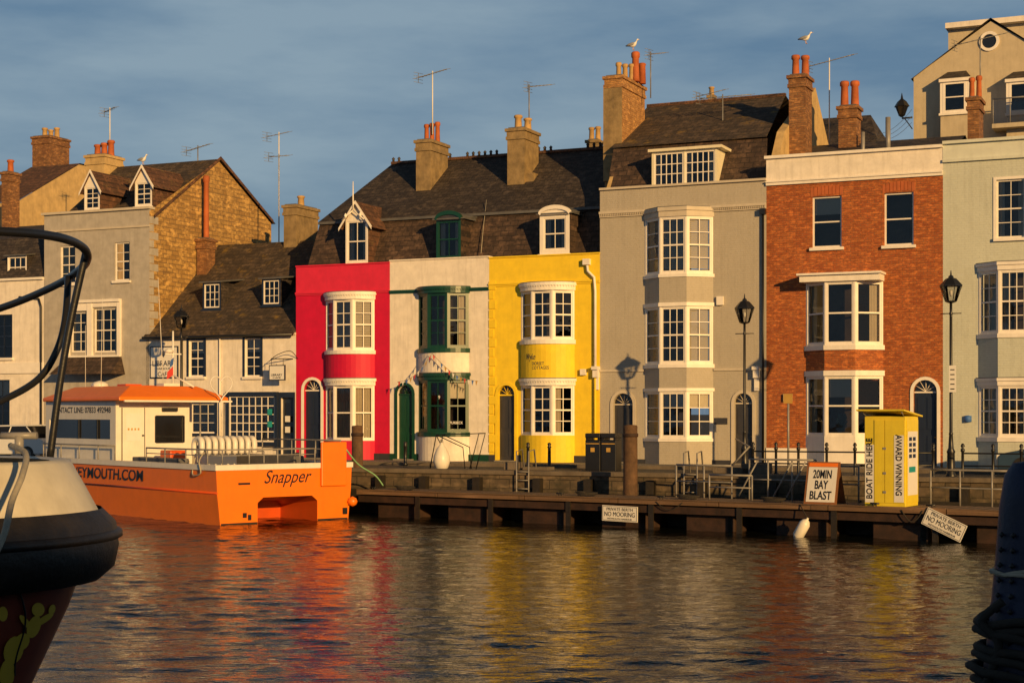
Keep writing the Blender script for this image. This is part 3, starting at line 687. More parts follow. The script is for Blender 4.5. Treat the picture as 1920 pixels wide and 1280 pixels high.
P=g.p('lantern_bracket','blackiron');P.tube([(xl,yb,zz),(xx,yb,zz)],.04,5);P.tube(smoothpts([(xl,yb,zz-.5),(xl-.2,yb,zz-.2),(xx+.1,yb,zz)]),.025,5)
P.lathe((xx,yb,zz+.05),[(.05,0),(.16,.08),(.05,.1)],6,False);P.lathe((xx,yb,zz+.5),[(.34,0),(.2,.22),(.06,.34),(.03,.5),(.01,.6)],6,False)
g.p('lantern_glass','darkglass').lathe((xx,yb,zz+.13),[(.14,0),(.28,.37)],6,False)
g.done()
g=Grp('rear_slate_house',ROW,(X(1500,12),12,ZG))
xa,xb=X(1420,12),X(1650,12);z1=ZZ(290,1550,12);z2=ZZ(222,1550,15)
wall(g.p('front_wall','ochre'),(xa,12),(xb,12),ZB,z1);R=g.p('roof','slatedark');R.poly([(xa,11.9,z1),(xb,11.9,z1),(xb-1,15,z2),(xa,15,z2)]);R.poly([(xb,11.9,z1),(xb,18,z1),(xb-1,15,z2)]);R.poly([(xa,15,z2),(xb-1,15,z2),(xb,18,z1),(xa,18,z1)])
chim(g,1326,1338,1343,178,190,12,'stackrender',1,'buffpot',.4)
g.done()

# ---- cafe
g,x0,x1=start('white_harbour_cafe',274,555)
ze=ZZ(626,415);W_=g.p('front_wall','whitewall');holes=[]
for s in((354,383,638,706,2,4,'h','white','white','navy'),(459,489,634,706,2,4,'h','white','white','navy'),(357,404,756,812,3,3,'b','white','navy','navy')): flatwin(g,x0,s,holes)
sa,sb=X(432)-x0,X(518)-x0;s0,s1=ZZ(828,475),ZZ(742,475);holes.append((sa,sb,s0,s1))
da,db=X(527)-x0,X(551)-x0;holes.append((da,db,ZB,ZZ(745,540)))
wall(W_,(x0,0),(x1,0),ZB,ze,holes)
sash(g,(x0,0),(x1,0),sa,sb,s0,s1,'white',7,5,'b',o=.06,meet=False,bw=.035)
P=g.p('shopfront_surround','navy');p0,p1=(x0,0),(x1,0)
P.obox(p0,p1,sa-.12,sb+.12,0,.2,s1,s1+.16);P.obox(p0,p1,sa-.12,sa,0,.14,s0-.3,s1);P.obox(p0,p1,sb,sb+.12,0,.14,s0-.3,s1);P.obox(p0,p1,sa,sb,0,.15,s0-.15,s0)
P.obox(p0,p1,da-.16,da,0,.06,ZG,ZZ(735,540));P.obox(p0,p1,db,db+.06,0,.06,ZG,ZZ(735,540));P.obox(p0,p1,da,db,0,.058,ZZ(745,540),ZZ(735,540))
P.obox(p0,p1,0,sa-.14,0,.03,ZB,ZG+.5)
g.p('door_leaf','navy').obox(p0,p1,da,db,-.2,-.15,ZB,ZZ(745,540));g.p('door_glass','darkglass').obox(p0,p1,da+.1,db-.1,-.15,-.14,ZG+.9,ZZ(755,540))
for i,(c,zz) in enumerate((('teal',772),('teal',795),('signwhite',785),('signwhite',805))):
    xx=X(504 if i<2 else 535);z_=ZZ(zz,510);g.p('stickers_'+c,c).box(xx,xx+.22,-.1 if i<2 else -.02,-.09 if i<2 else .0,z_-.12,z_+.12)
P=g.p('cafe_sign_board','navy');a,b=X(283),X(335);za,zb_=ZZ(709,309),ZZ(649,309);P.box(a,b,-.06,-.001,za,zb_);g.p('cafe_sign_face','signwhite').box(a+.05,b-.05,-.075,-.061,za+.05,zb_-.05)
q=(a,0),(b,0);w=b-a
g.text('cafe_sign_line_1','LIBRARY','navytext',*q,w/2,.08,ZZ(681,309),w*.8,.22);g.text('cafe_sign_line_2','HARBOUR','navytext',*q,w/2,.08,ZZ(691,309),w*.5,.09);g.text('cafe_sign_line_3','CAFE','navytext',*q,w/2,.08,ZZ(701,309),w*.42,.18)
P=g.p('sign_emblem','navytext');cx=(a+b)/2;cz=ZZ(663,309);P.lathe((cx,-.08,cz),[(.001,-.16),(.1,0),(.001,.16)],4,False)
yb=-.6;a,b=X(505,yb),X(535,yb);za,zb_=ZZ(713,520,yb),ZZ(684,520,yb)
P=g.p('hanging_sign','navy');P.box(a,b,yb-.03,yb+.03,za,zb_);g.p('hanging_sign_face','signwhite').box(a+.04,b-.04,yb-.04,yb-.031,za+.04,zb_-.04)
g.text('hanging_sign_line_1','LIBRARY','navytext',(a,yb),(b,yb),(b-a)/2,.045,za+.22,(b-a)*.7,.09);g.text('hanging_sign_line_2','CAFE','navytext',(a,yb),(b,yb),(b-a)/2,.045,za+.11,(b-a)*.5,.07)
P=g.p('sign_bracket','blackiron');zt_=ZZ(672,520,yb);P.tube([((a+b)/2-.3,yb,zt_),((a+b)/2+.35,0,zt_)],.02,5);P.tube(smoothpts([(a,yb,zt_-.1),((a+b)/2,yb,zt_+.15),(b+.1,yb+.2,zt_+.3),(b+.2,0,zt_)]),.015,5)
P.cyl((a+.1,yb,zb_),(a+.1,yb,zt_),.01);P.cyl((b-.1,yb,zb_),(b-.1,yb,zt_),.01)
zr=ZZ(455,500,5)
R=g.p('roof','slatemoss')
R.poly([(x0-.05,-.2,ze-.1),(x1,-.2,ze-.1),(x1,5,zr),(x0-.05,5,zr)]);R.poly([(x0,5,zr),(x1+.1,5,zr),(x1+.1,9.5,ze),(x0,9.5,ze)])
g.p('gutter','blackiron').cyl((x0,-.25,ze-.1),(x1,-.25,ze-.1),.06)
g.p('gable_end','whitewall').poly([(x1-.01,-.1,ze-.1),(x1-.01,9.5,ze-.1),(x1-.01,5,zr-.05)])
for a,b,t,bb in((380,414,530,580),(491,526,523,573)):
    gabledormer(g,a,b,t,bb,1.25,3,3,'white','slatedark',flat=True,depth=2.4,facem='navy',bd=.07)
P=g.p('downpipe','blackiron');P.tube([(X(343),-.07,ze-.2),(X(343),-.07,ZG)],.04,6);g.p('downpipe_white','white').tube([(X(414),-.07,ze-.2),(X(414),-.07,ZG)],.04,6)
chim(g,529,556,590,384,470,4.6,'stackrender',1,'buffpot',.55)
chim(g,366,388,401,447,505,3.2,'brownbrick',0)
g.p('tall_flue','terracotta').lathe((X(383,3.4),3.55,ZZ(449,383,3.4)),[(.14,0),(.12,.2),(.11,2.5),(.15,2.55),(.15,2.75),(.1,2.8)],12)
g.done()

# ---- left grey house with brick gable
g,x0,x1=start('grey_house_with_brick_gable',83,280)
zt=ZZ(398,180);W_=g.p('front_wall','lgrey');holes=[]
for s in((113,141,461,532,2,4,None,'white','white',None),(215,243,454,526,2,4,None,'white','white',None),(133,165,585,660,2,4,'s','white',None,None),(176,221,578,660,3,4,'s','white',None,None),(120,220,760,812,4,2,'h','white','white',None)): flatwin(g,x0,s,holes)
wall(W_,(x0,0),(x1,0),ZB,zt,holes)
a,b=X(128),X(228);P=g.p('bay_frame','white');z0_,z1_=ZZ(666,178),ZZ(562,178)
P.box(a,b,-.2,-.003,z1_-.12,z1_);P.box(a,X(132),-.12,-.003,z0_,z1_-.12);P.box(X(222),b,-.12,-.003,z0_,z1_-.12);P.box(X(166),X(175),-.12,-.003,z0_,z1_-.12);P.box(a,b,-.16,-.003,z0_-.08,z0_)
P.box(X(132),X(166),-.1,-.003,ZZ(583,150),z1_-.12);P.box(X(175),X(222),-.1,-.003,ZZ(577,150),z1_-.12)
R=g.p('ground_bay_roof','slatebrown');R.poly([(a-.2,-1.,ZZ(702,178)),(b+.2,-1.,ZZ(702,178)),(b,-.02,ZZ(668,178)),(a,-.02,ZZ(668,178))]);R.poly([(b+.2,-1.,ZZ(702,178)),(b+.2,-.02,ZZ(702,178)),(b,-.02,ZZ(668,178))])
P=g.p('parapet_cap','greytrim');P.box(x0-.08,x1+.06,-.12,.3,zt,zt+.1);P.box(x0,x1+.03,-.06,-.001,zt-.75,zt-.67);g.p('parapet_back','lgrey').box(x0,x1-.01,.003,.25,zt-1,zt-.001)
yR=5.;zR=ZZ(302,406,yR);yB=9.3;zB=ZZ(420,498,yB)
G=g.p('gable_wall','gablebrick');G.poly([(x1,0,ZB),(x1,yB,ZB),(x1,yB,zB),(x1,yR,zR),(x1,.0,zt-.1)])
G2=g.p('gable_quoins','lgrey')
for k in range(26):
    z=zt-.3-k*.33
    if z<ZG:break
    G2.box(x1-.01,x1+.012,.002,(.3 if k%2 else .6),z-.3,z)
R=g.p('roof','slatemoss')
R.poly([(x0,.26,zt-.6),(x1+.12,.26,zt-.3),(x1+.12,yR,zR+.08),(x0,yR,zR+.08)]);R.poly([(x0,yR,zR+.08),(x1+.12,yR,zR+.08),(x1+.12,yB+.2,zB),(x0,yB+.2,zB)])
g.p('verge','slatered').grid([[(x1+.13,.2,zt-.35),(x1+.13,yR,zR+.05),(x1+.13,yB,zB)],[(x1+.13,.2,zt-.2),(x1+.13,yR,zR+.2),(x1+.13,yB,zB+.15)]],False,False)
gabledormer(g,158,187,350,394,.7,2,4,'white','slatered',pyr=320,depth=2.6,over=.18,bd=.06);gabledormer(g,253,285,341,387,.7,2,4,'white','slatered',pyr=311,depth=2.6,over=.18,bd=.06)
chim(g,158,196,220,290,330,4.2,'ochre',3,'terracotta',.72)
g.done()

# ---- far left white terrace
g,x0,x1=start('white_terrace_house',-140,83)
zt=ZZ(525,30);W_=g.p('front_wall','whitewall');holes=[]
for s in((-30,23,590,671,3,4,None,'navy','white',None),(-30,18,712,800,3,3,'h','navy','navy',None)): flatwin(g,x0,s,holes)
wall(W_,(x0,0),(x1-.01,0),ZB,zt,holes)
P=g.p('cornice','white');P.box(x0,x1-.02,-.12,.1,zt-.02,zt+.08);P.box(x0,x1-.02,-.08,-.001,ZZ(700,30),ZZ(680,30))
R=g.p('mansard','slatedark');R.poly([(x0,.1,zt+.1),(x1-.01,.1,zt+.1),(x1-.01,1.2,ZZ(447,30,1.2)),(x0,1.2,ZZ(447,30,1.2))]);R.poly([(x0,1.2,ZZ(447,30,1.2)),(x1-.01,1.2,ZZ(447,30,1.2)),(x1-.01,6,ZZ(425,30,6)),(x0,6,ZZ(425,30,6))])
gabledormer(g,14,50,480,523,.3,3,2,'white','slatedark',flat=True,bd=.05)
g.p('downpipe','blackiron').tube([(x1-.25,-.07,ZZ(560,70)),(x1-.12,-.07,ZZ(575,70)),(x1-.12,-.07,ZG)],.045,6);g.p('downpipe','blackiron').tube([(x1-.25,-.1,ZZ(560,70)),(x1-1.3,-.1,ZZ(560,70)+.1)],.04,6)
g.done()
g=Grp('cream_rendered_house',ROW,(X(30,9),9,ZG));y0=9
xa,xb=X(-60,y0),X(32,y0);zl=ZZ(378,30,y0);dyy=9.5
P=g.p('walls','ochre');wall(P,(xa,y0),(xb,y0),ZB,zl)
zrr=ZZ(308,90,y0+4);P.poly([(xb,y0,ZB),(xb,y0+dyy,ZB),(xb,y0+dyy,zl+.4),(xb,y0+dyy*.62,zrr),(xb,y0+dyy*.5,zrr),(xb,y0,zl)])
R=g.p('roof','slatered');R.poly([(xa,y0-.1,zl),(xb+.1,y0-.1,zl),(xb+.1,y0+dyy*.5,zrr+.06),(xa,y0+dyy*.5,zrr+.06)])
R.poly([(xa,y0+dyy*.5,zrr+.06),(xb+.1,y0+dyy*.5,zrr+.06),(xb+.1,y0+dyy*.62,zrr+.06),(xa,y0+dyy*.62,zrr+.06)]);R.poly([(xa,y0+dyy*.62,zrr+.06),(xb+.1,y0+dyy*.62,zrr+.06),(xb+.1,y0+dyy,zl+.4),(xa,y0+dyy,zl+.4)])
chim(g,58,92,117,255,310,y0+6.5,'brownbrick',3,'buffpot',.6)
chim(g,0,16,30,322,440,5,'brownbrick',1,'terracotta',.7)
g.done()

# ============================================================ GROUND / QUAY / WATER
def sheet(name,fr_,x0,x1,y0,y1,z,mat):
    me=bpy.data.meshes.new(name);me.from_pydata([(x0,y0,z),(x1,y0,z),(x1,y1,z),(x0,y1,z)],[],[(0,1,2,3)]);me.materials.append(M[mat])
    ob=bpy.data.objects.new(name,me);ob.matrix_world=fr_.M;bpy.context.collection.objects.link(ob);return ob
YQ=-8.
sheet('ground',ROW,-1500,1500,YQ+.3,2500,ZG-.12,'asphalt')
g=Grp('pavement',ROW,(0,0,ZG-.12));g.p('slabs','paving',.01).box(-80,80,-2.2,-.0,ZG-.3,ZG);g.p('kerb','concrete').box(-80,80,-2.35,-2.2,ZG-.3,ZG-.005);g.done()
g=Grp('quay_wall',ROW,(0,YQ,0))
g.p('wall_face','quaystone').box(-120,120,YQ,YQ+.31,-2,ZG-.16)
g.p('coping','concrete',.02).box(-120,120,YQ-.08,YQ+.6,ZG-.16,ZG-.02)
P=g.p('fender_piles','wetwood')
for i in range(40):
    x=-28+i*1.9+random.uniform(-.2,.2);P.box(x,x+.25,YQ-.28,YQ-.002,-1,ZG-.25)
P=g.p('waling','wetwood');P.box(-60,60,YQ-.4,YQ-.28,.55,.8)
P=g.p('landing_blocks','concrete',.02)
for px,w,h in((950,.5,.5),(985,.9,.22),(1340,1.3,.35),(1395,.8,.6)):
    x=X(px,YQ+.6);P.box(x,x+w,YQ+.35,YQ+.9,ZG-.02,ZG-.02+h*.5)
g.done()
def water():
    x0,x1,y0,y1,dx,dy=-26,26,12,60,.12,.055
    nx=int((x1-x0)/dx)+1;ny=int((y1-y0)/dy)+1
    xs=np.linspace(x0,x1,nx);ys=np.linspace(y0,y1,ny);XX,YY=np.meshgrid(xs,ys);Zv=np.zeros_like(XX)
    rng=np.random.default_rng(3)
    N=80
    for i in range(N):
        L=.26*(1.5/.26)**(rng.random()**1.15);th=math.radians(90+rng.normal(0,26));k=2*math.pi/L
        A=.0145/k*rng.uniform(.5,1.4)
        ph=k*(XX*math.cos(th)+YY*math.sin(th))+rng.uniform(0,6.28)
        Zv+=A*(np.sin(ph)+.22*np.sin(2*ph+.6))
    md=.8+.4*np.sin(XX*.31+YY*.13+1)*np.sin(YY*.23-XX*.09+.4);Zv*=md
    co=np.stack([XX,YY,Zv],-1).reshape(-1,3)
    me=bpy.data.meshes.new('water');me.vertices.add(nx*ny);me.vertices.foreach_set('co',co.astype(np.float32).ravel())
    idx=np.arange(nx*ny).reshape(ny,nx);q=np.stack([idx[:-1,:-1],idx[:-1,1:],idx[1:,1:],idx[1:,:-1]],-1).reshape(-1,4)
    n=len(q);me.loops.add(n*4);me.polygons.add(n);me.loops.foreach_set('vertex_index',q.ravel().astype(np.int32))
    me.polygons.foreach_set('loop_start',np.arange(0,n*4,4,dtype=np.int32));me.polygons.foreach_set('use_smooth',np.ones(n,bool));me.update(calc_edges=True)
    me.materials.append(M['water']);ob=bpy.data.objects.new('water',me);bpy.context.collection.objects.link(ob)
water()
sheet('outer_harbour_water',WLD,-1500,1500,-40,1500,-.2,'water')

# ---- pontoon
g=Grp('wooden_pontoon',PON,(0,0,0))
ZD=.85;LP=25
g.p('deck_planks','deck').box(0,LP,0.02,1.75,ZD-.06,ZD)
P=g.p('deck_fascia','planks');x=0
while x<LP:
    P.box(x,min(x+3.2,LP)-.03,-.05,.018,ZD-.13,ZD+.015+random.uniform(-.012,.012));x+=3.2
P=g.p('steel_beams','shadedrust');P.box(0,LP,.05,.15,ZD-.38,ZD-.18)
P=g.p('floats','shadedrust',.03)
for i in range(9):
    xx=.6+i*2.75;P.box(xx,xx+1.5,.3,1.6,-.3,ZD-.32)
g.p('back_skirt','wetwood').box(0,LP,1.6,1.7,-.5,ZD-.1)
P=g.p('hanging_timbers','wetwood')
for i in range(9):
    xx=2.3+i*2.75;P.box(xx,xx+.16,.0,.045,-.5,ZD-.135);P.box(xx-.4,xx-.25,.3,.5,-.5,ZD-.1)
P=g.p('cleats','blackiron')
for px in(700,1050,1240,1640,1745):
    xx=PON.x(px,.25);P.cyl((xx-.12,.25,ZD+.08),(xx+.12,.25,ZD+.08),.025);P.cyl((xx-.04,.25,ZD),(xx-.04,.25,ZD+.08),.02);P.cyl((xx+.04,.25,ZD),(xx+.04,.25,ZD+.08),.02)
P=g.p('handrails','steel')
def rail(pxs,y,h=.95,mid=True):
    xs=[PON.x(p,y) for p in pxs]
    for xx in xs: P.cyl((xx,y,ZD),(xx,y,ZD+h),.028,seg=6)
    P.tube([(xx,y,ZD+h) for xx in xs],.03);
    if mid: P.tube([(xx,y,ZD+h*.5) for xx in xs],.022)
rail([1268,1320,1372],1.6);rail([1405,1440,1485,1530],1.6,1.15);rail([1330,1410],1.1,.7);rail([1560,1610],1.6,1.0);rail([1745,1800,1860,1900],1.6,.95)
P.tube([(PON.x(1372,1.6),1.6,ZD+.95),(PON.x(1405,1.6),1.6,ZD+1.5),(PON.x(1380,2.6),2.6,ZD+1.7)],.03)
for px in(1385,1450,1475): P.tube([(PON.x(px,1.5),1.5,ZD+.1),(PON.x(px+35,1.5),1.5,ZD+1.1)],.025)
T=g.p('hoses_and_ropes','ropedark')
for px in(760,1100,1290,1450):
    xx=PON.x(px,.6);T.tube([(xx+.25*math.cos(k*.6)*(1+.02*k),.6+.2*math.sin(k*.6),ZD+.02+.004*k) for k in range(30)],.02,5)
T.tube([(PON.x(1690+a*4,-.07),-.07,ZD-.05-.3*math.sin(math.pi*a/10)) for a in range(11)],.015,5)
T.tube([(PON.x(1230+a*5,-.07),-.07,ZD-.05-.22*math.sin(math.pi*a/10)) for a in range(11)],.012,5)
g.done()
def pile(px,y,r,pyt):
    g=Grp('timber_pile',PON,(PON.x(px,y),y,0));x=PON.x(px,y);zt=PON.z(pyt,px,y)
    g.p('pile','postwood').lathe((x,y,0),[(r,-1),(r,.6),(r*.96,zt-.15),(r*.98,zt-.05),(r*.9,zt),(.01,zt+.02)],14)
    g.p('iron_collar','shadedrust').lathe((x,y,zt-.35),[(r*1.02,0),(r*1.07,.01),(r*1.07,.1),(r*1.02,.11)],14);g.done()
pile(1182,1.95,.22,797);pile(670,2.1,.2,798)
def board(name,px0,px1,py0,py1,y,txts,tilt=0,mat='signwhite'):
    a,b=PON.x(px0,y),PON.x(px1,y);pm=(px0+px1)/2;za,zb_=PON.z(py1,pm,y),PON.z(py0,pm,y);cx,cz=(a+b)/2,(za+zb_)/2
    g=Grp(name,PON,(cx,y,cz));w,h=b-a,zb_-za
    g.p('board','signwhite').box(a,b,y-.03,y,za,zb_);E=g.p('board_edge','blacktext')
    for (u0,u1,v0,v1) in((a+.02,b-.02,zb_-.03,zb_-.02),(a+.02,b-.02,za+.02,za+.03),(a+.02,a+.03,za+.03,zb_-.03),(b-.03,b-.02,za+.03,zb_-.03)):E.box(u0,u1,y-.034,y-.031,v0,v1)
    for i,(t,fz,fh,fw_) in enumerate(txts): g.text('lettering_%d'%(i+1),t,'blacktext',(a,y),(b,y),w/2,.035,za+h*fz,w*fw_,h*fh,bold=0)
    g.done();g.e.matrix_world=g.e.matrix_world@Matrix.Rotation(tilt,4,'Y');return g
tx=[('PRIVATE BERTH',.78,.19,.74),('NO MOORING',.46,.29,.86),('WEYMOUTH HARBOUR',.16,.11,.7)]
board('mooring_sign',1130,1196,948,977,-.07,tx,math.radians(1))
board('mooring_sign',1731,1811,966,1000,-.07,tx,math.radians(24))
g=Grp('white_fender',PON,(PON.x(1503,-.3),-.3,.5))
c=Vector((PON.x(1503,-.3),-.3,PON.z(992,1503,-.3)));d=Vector((.5,0,.85)).normalized()
P=g.p('body','boatwhite');R=[]
for t,r in((-.3,.02),(-.28,.1),(-.2,.15),(.18,.15),(.27,.1),(.32,.03),(.36,.03)):
    u=d.orthogonal().normalized();w=d.cross(u);R.append([c+d*t+(u*math.cos(k*math.pi/7)+w*math.sin(k*math.pi/7))*r for k in range(14)])
P.grid(R,True,True);g.p('rope','ropedark').tube([c+d*.34,(PON.x(1500,-.06),-.06,ZD)],.015,5);g.done()
# A-board
y=.45;g=Grp('a_board_sign',PON,(PON.x(1540,y),y,ZD))
a,b=PON.x(1510,y),PON.x(1566,y);zt_=PON.z(866,1540,y);h=zt_-ZD
P=g.p('frame_front','signwood')
def lean(u,v,o): return (u,y+.3*(v/h)-o,ZD+v)
def lbox(P,u0,u1,v0,v1,o0,o1):
    P.grid([[lean(u0,v0,o0),lean(u1,v0,o0),lean(u1,v1,o0),lean(u0,v1,o0)],[lean(u0,v0,o1),lean(u1,v0,o1),lean(u1,v1,o1),lean(u0,v1,o1)]],True,False)
lbox(P,a-.04,b+.04,0,h,0,.03);lbox(g.p('panel','signwhite'),a+.02,b-.02,.06,h-.14,.031,.04);lbox(g.p('header','orange'),a+.02,b-.02,h-.13,h-.03,.031,.04)
P=g.p('frame_back','signwood');P.grid([[(a,y+.3,ZD+h),(b,y+.3,ZD+h)],[(a,y+.75,ZD),(b,y+.75,ZD)]],False,False);P.grid([[(a,y+.33,ZD+h),(b,y+.33,ZD+h)],[(a,y+.78,ZD),(b,y+.78,ZD)]],False,False)
rx=-math.atan2(.3,h)
for i,(t,fz,w_) in enumerate((('20MIN',.71,.62),('BAY',.46,.44),('BLAST',.21,.72))):
    g.text('lettering_%d'%(i+1),t,'blacktext',(a,y),(b,y),(b-a)/2,.045-.3*fz,ZD+h*fz,(b-a)*w_,.24,rx=rx,bold=.02)
g.done()
# ticket booth
y=.35;a=PON.x(1621,y)
g=Grp('yellow_ticket_booth',PON,(a,y,ZD));b=a+1.12;dpt=1.0;zt_=PON.z(780,1655,y)
P=g.p('cabinet','boothyellow',.015);P.box(a,b,y,y+dpt,ZD,zt_)
P=g.p('door_panels','boothyellow');mid=(a+b)/2
P.box(a+.28,mid-.01,y-.02,y-.001,ZD+.1,zt_-.1);P.box(mid+.01,b-.02,y-.02,y-.001,ZD+.1,zt_-.1)
P.box(b+.001,b+.02,y+.05,y+dpt-.05,ZD+.1,zt_-.1)
P=g.p('lid_roof','boothyellow');P.grid([[(a-.1,y-.35,zt_+.14),(b+.08,y-.35,zt_+.14),(b+.1,y+dpt+.08,zt_-.02),(a-.08,y+dpt+.08,zt_-.02)],[(a-.1,y-.35,zt_+.18),(b+.08,y-.35,zt_+.18),(b+.1,y+dpt+.08,zt_+.02),(a-.08,y+dpt+.08,zt_+.02)]],True,False)
g.p('lid_struts','steel').cyl((a+.05,y,zt_),(a+.02,y-.3,zt_+.14),.015);g.p('lid_struts','steel').cyl((b-.05,y,zt_),(b-.02,y-.3,zt_+.14),.015)
P=g.p('white_panels','signwhite');P.box(a+.02,a+.26,y-.012,y-.002,ZD+.1,zt_-.75)
g.text('lettering_left','BOAT RIDE HERE','blacktext',(a,y),(b,y),.14,.016,ZD+1.0,1.6,.17,roll=math.radians(90),bold=.02)
P.box(b-.3,b-.04,y-.028,y-.0205,ZD+.12,zt_-.5);g.text('lettering_right','AWARD WINNING','blacktext',(a,y),(b,y),b-a-.17,.033,ZD+1.1,1.6,.17,roll=math.radians(-90),bold=.02)
P.box(b+.021,b+.026,y+.12,y+dpt-.12,ZD+.3,zt_-.4)
P=g.p('photo_tiles','navytext')
for r_ in range(4):
    for c_ in range(2): P.box(b+.027,b+.03,y+.2+c_*.3,y+.42+c_*.3,zt_-1.1+r_*.15,zt_-1.0+r_*.15)
g.p('teal_tile','teal').box(b+.027,b+.03,y+.2,y+.7,ZD+.9,ZD+1.05)
P=g.p('hinges','steel')
for zz in(.35,.85,1.5): P.box(mid-.04,mid+.04,y-.035,y-.021,ZD+zz,ZD+zz+.06)
g.done()
def lamp(px,pyt,y,pyb=None):
    x=X(px,y);g=Grp('street_lamp',ROW,(x,y,ZG-.12));zt=ZZ(pyt,px,y);zb=ZG-.12;hl=zt-.95
    P=g.p('column','blackiron');P.lathe((x,y,zb),[(.16,0),(.16,.12),(.12,.18),(.11,.75),(.13,.8),(.08,.9),(.055,1.3),(.07,1.33),(.05,1.36),(.042,hl-zb-.35),(.06,hl-zb-.3),(.04,hl-zb-.25),(.04,hl-zb)],12)
    P.cyl((x-.3,y,hl-.3),(x+.3,y,hl-.3),.015)
    P=g.p('lantern_frame','blackiron');P.lathe((x,y,hl),[(.04,0),(.16,.04),(.17,.07)],6,False)
    P.lathe((x,y,hl+.5),[(.33,0),(.33,.03),(.16,.22),(.08,.25),(.07,.3),(.025,.33),(.01,.47)],6,False)
    for k in range(6):
        an=2*math.pi*k/6;P.cyl((x+.16*math.cos(an),y+.16*math.sin(an),hl+.06),(x+.31*math.cos(an),y+.31*math.sin(an),hl+.5),.014,seg=5)
    g.p('lantern_glass','glass').lathe((x,y,hl+.07),[(.15,0),(.29,.43)],6,False);g.p('bulb','signwhite').lathe((x,y,hl+.2),[(.01,0),(.04,.05),(.05,.15),(.01,.2)],8);g.done()
lamp(1396,552,-5);lamp(1783,508,-6.5);lamp(340,572,-3)
g=Grp('street_sign_pole',ROW,(X(1478,-3),-3,ZG-.12));x=X(1478,-3);g.p('pole','steel').cyl((x,-3,ZG-.12),(x,-3,ZZ(738,1478,-3)),.035);g.p('plate','gold').box(x-.15,x+.15,-3.05,-3.035,ZZ(756,1478,-3),ZZ(738,1478,-3));g.done()
g=Grp('lamp_notice_sign',ROW,(X(1786,-6.6),-6.62,ZG));x=X(1786,-6.62);g.p('plate','signwhite').box(x-.1,x+.1,-6.64,-6.62,ZZ(735,1786,-6.6),ZZ(685,1786,-6.6))
P=g.p('printed_lines','blacktext')
for k in range(5): P.box(x-.06,x+.06,-6.645,-6.641,ZZ(730-k*9,1786,-6.6),ZZ(728-k*9,1786,-6.6))
g.done()
y=-5;g=Grp('double_litter_bin',ROW,(X(1126,y),y,ZG-.12));a,b=X(1097,y),X(1155,y);zb=ZG-.12;zt=ZZ(812,1126,y);mm=(a+b)/2
for u,v in((a,mm-.01),(mm+.01,b)):
    g.p('bin_body','blackiron',.03).box(u,v,y,y+.55,zb,zt-.22);g.p('bin_hood','blackiron',.03).box(u-.0,v+.0,y-.02,y+.57,zt-.16,zt);g.p('bin_posts','blackiron').box(u+.02,u+.1,y+.01,y+.54,zt-.22,zt-.16);g.p('bin_posts','blackiron').box(v-.1,v-.02,y+.01,y+.54,zt-.22,zt-.16)
    g.p('gold_band','gold').box(u+.04,v-.04,y-.012,y-.001,zt-.36,zt-.33);g.p('gold_emblem','gold').box(u+.2,v-.2,y-.012,y-.001,zt-.62,zt-.48)
g.done()
def railing(pxs,y,h=.85):
    g=Grp('quay_railing',ROW,(X(pxs[0],y),y,ZG-.12));zb=ZG-.12;P=g.p('posts','blackiron');R=g.p('rails','blackiron')
    xs=[X(p,y) for p in pxs]
    for x in xs:
        P.lathe((x,y,zb),[(.07,0),(.07,.1),(.045,.14),(.04,h-.05),(.06,h-.02),(.06,h+.04),(.03,h+.07),(.06,h+.13),(.04,h+.19),(.005,h+.21)],10)
    R.tube([(x,y,zb+h-.08) for x in xs],.024);R.tube([(x,y,zb+h*.48) for x in xs],.024);g.done()
railing([1412,1455,1497,1550,1603,1650,1693,1750],YQ+.9);railing([1805,1862,1915,1965,2020],YQ+.9)
def bollard(px,y,h=.9,m_='blackiron'):
    x=X(px,y);g=Grp('bollard',ROW,(x,y,ZG-.12));g.p('post',m_).lathe((x,y,ZG-.12),[(.09,0),(.09,.08),(.065,.12),(.055,h-.2),(.08,h-.17),(.05,h-.12),(.075,h-.04),(.01,h)],10);g.done()
for px in(760,1030,990):bollard(px,-2.6)
y=-6;g=Grp('metal_trolley_rack',ROW,(X(855,y),y,ZG-.12));P=g.p('frame','blackiron');z=lambda py:ZZ(py,855,y)
fl=ZG-.12
for d in(0,.5):
    P.tube([(X(806,y),y+d,fl),(X(818,y),y+d,z(815)),(X(898,y),y+d,z(812)),(X(880,y),y+d,fl)],.022,5);P.tube([(X(818,y),y+d,z(815)),(X(868,y),y+d,z(838)),(X(872,y),y+d,fl)],.018,5)
for px,py in((818,815),(898,812)):P.tube([(X(px,y),y,z(py)),(X(px,y),y+.5,z(py))],.02,5)
P.tube([(X(818,y),y-.02,z(815)),(X(845,y),y-.02,z(868))],.016,5)
g.done()
g=Grp('white_mooring_buoy',ROW,(X(828,y),y-.3,fl));x=X(828,y-.3)
g.p('buoy','boatwhite').lathe((x,y-.3,fl),[(.08,0),(.22,.08),(.29,.3),(.27,.5),(.16,.75),(.07,.86),(.05,.93),(.01,.95)],16);g.p('eye','steel').tube([(x-.05,y-.3,fl+.93),(x-.04,y-.3,fl+1.03),(x+.04,y-.3,fl+1.03),(x+.05,y-.3,fl+.93)],.015,5);g.done()
def ladderr(px):
    g=Grp('quay_ladder',ROW,(X(px,YQ),YQ-.2,0));P=g.p('rails','steel');x=X(px,YQ)
    for d in(0,.42):P.tube([(x+d,YQ-.15,0),(x+d,YQ-.15,ZG+.6),(x+d,YQ+.3,ZG+.65),(x+d,YQ+.5,ZG-.1)],.025,6)
    for k in range(6):P.cyl((x,YQ-.15,.1+k*.27),(x+.42,YQ-.15,.1+k*.27),.018,seg=5)
    g.done()
ladderr(972);ladderr(1285)

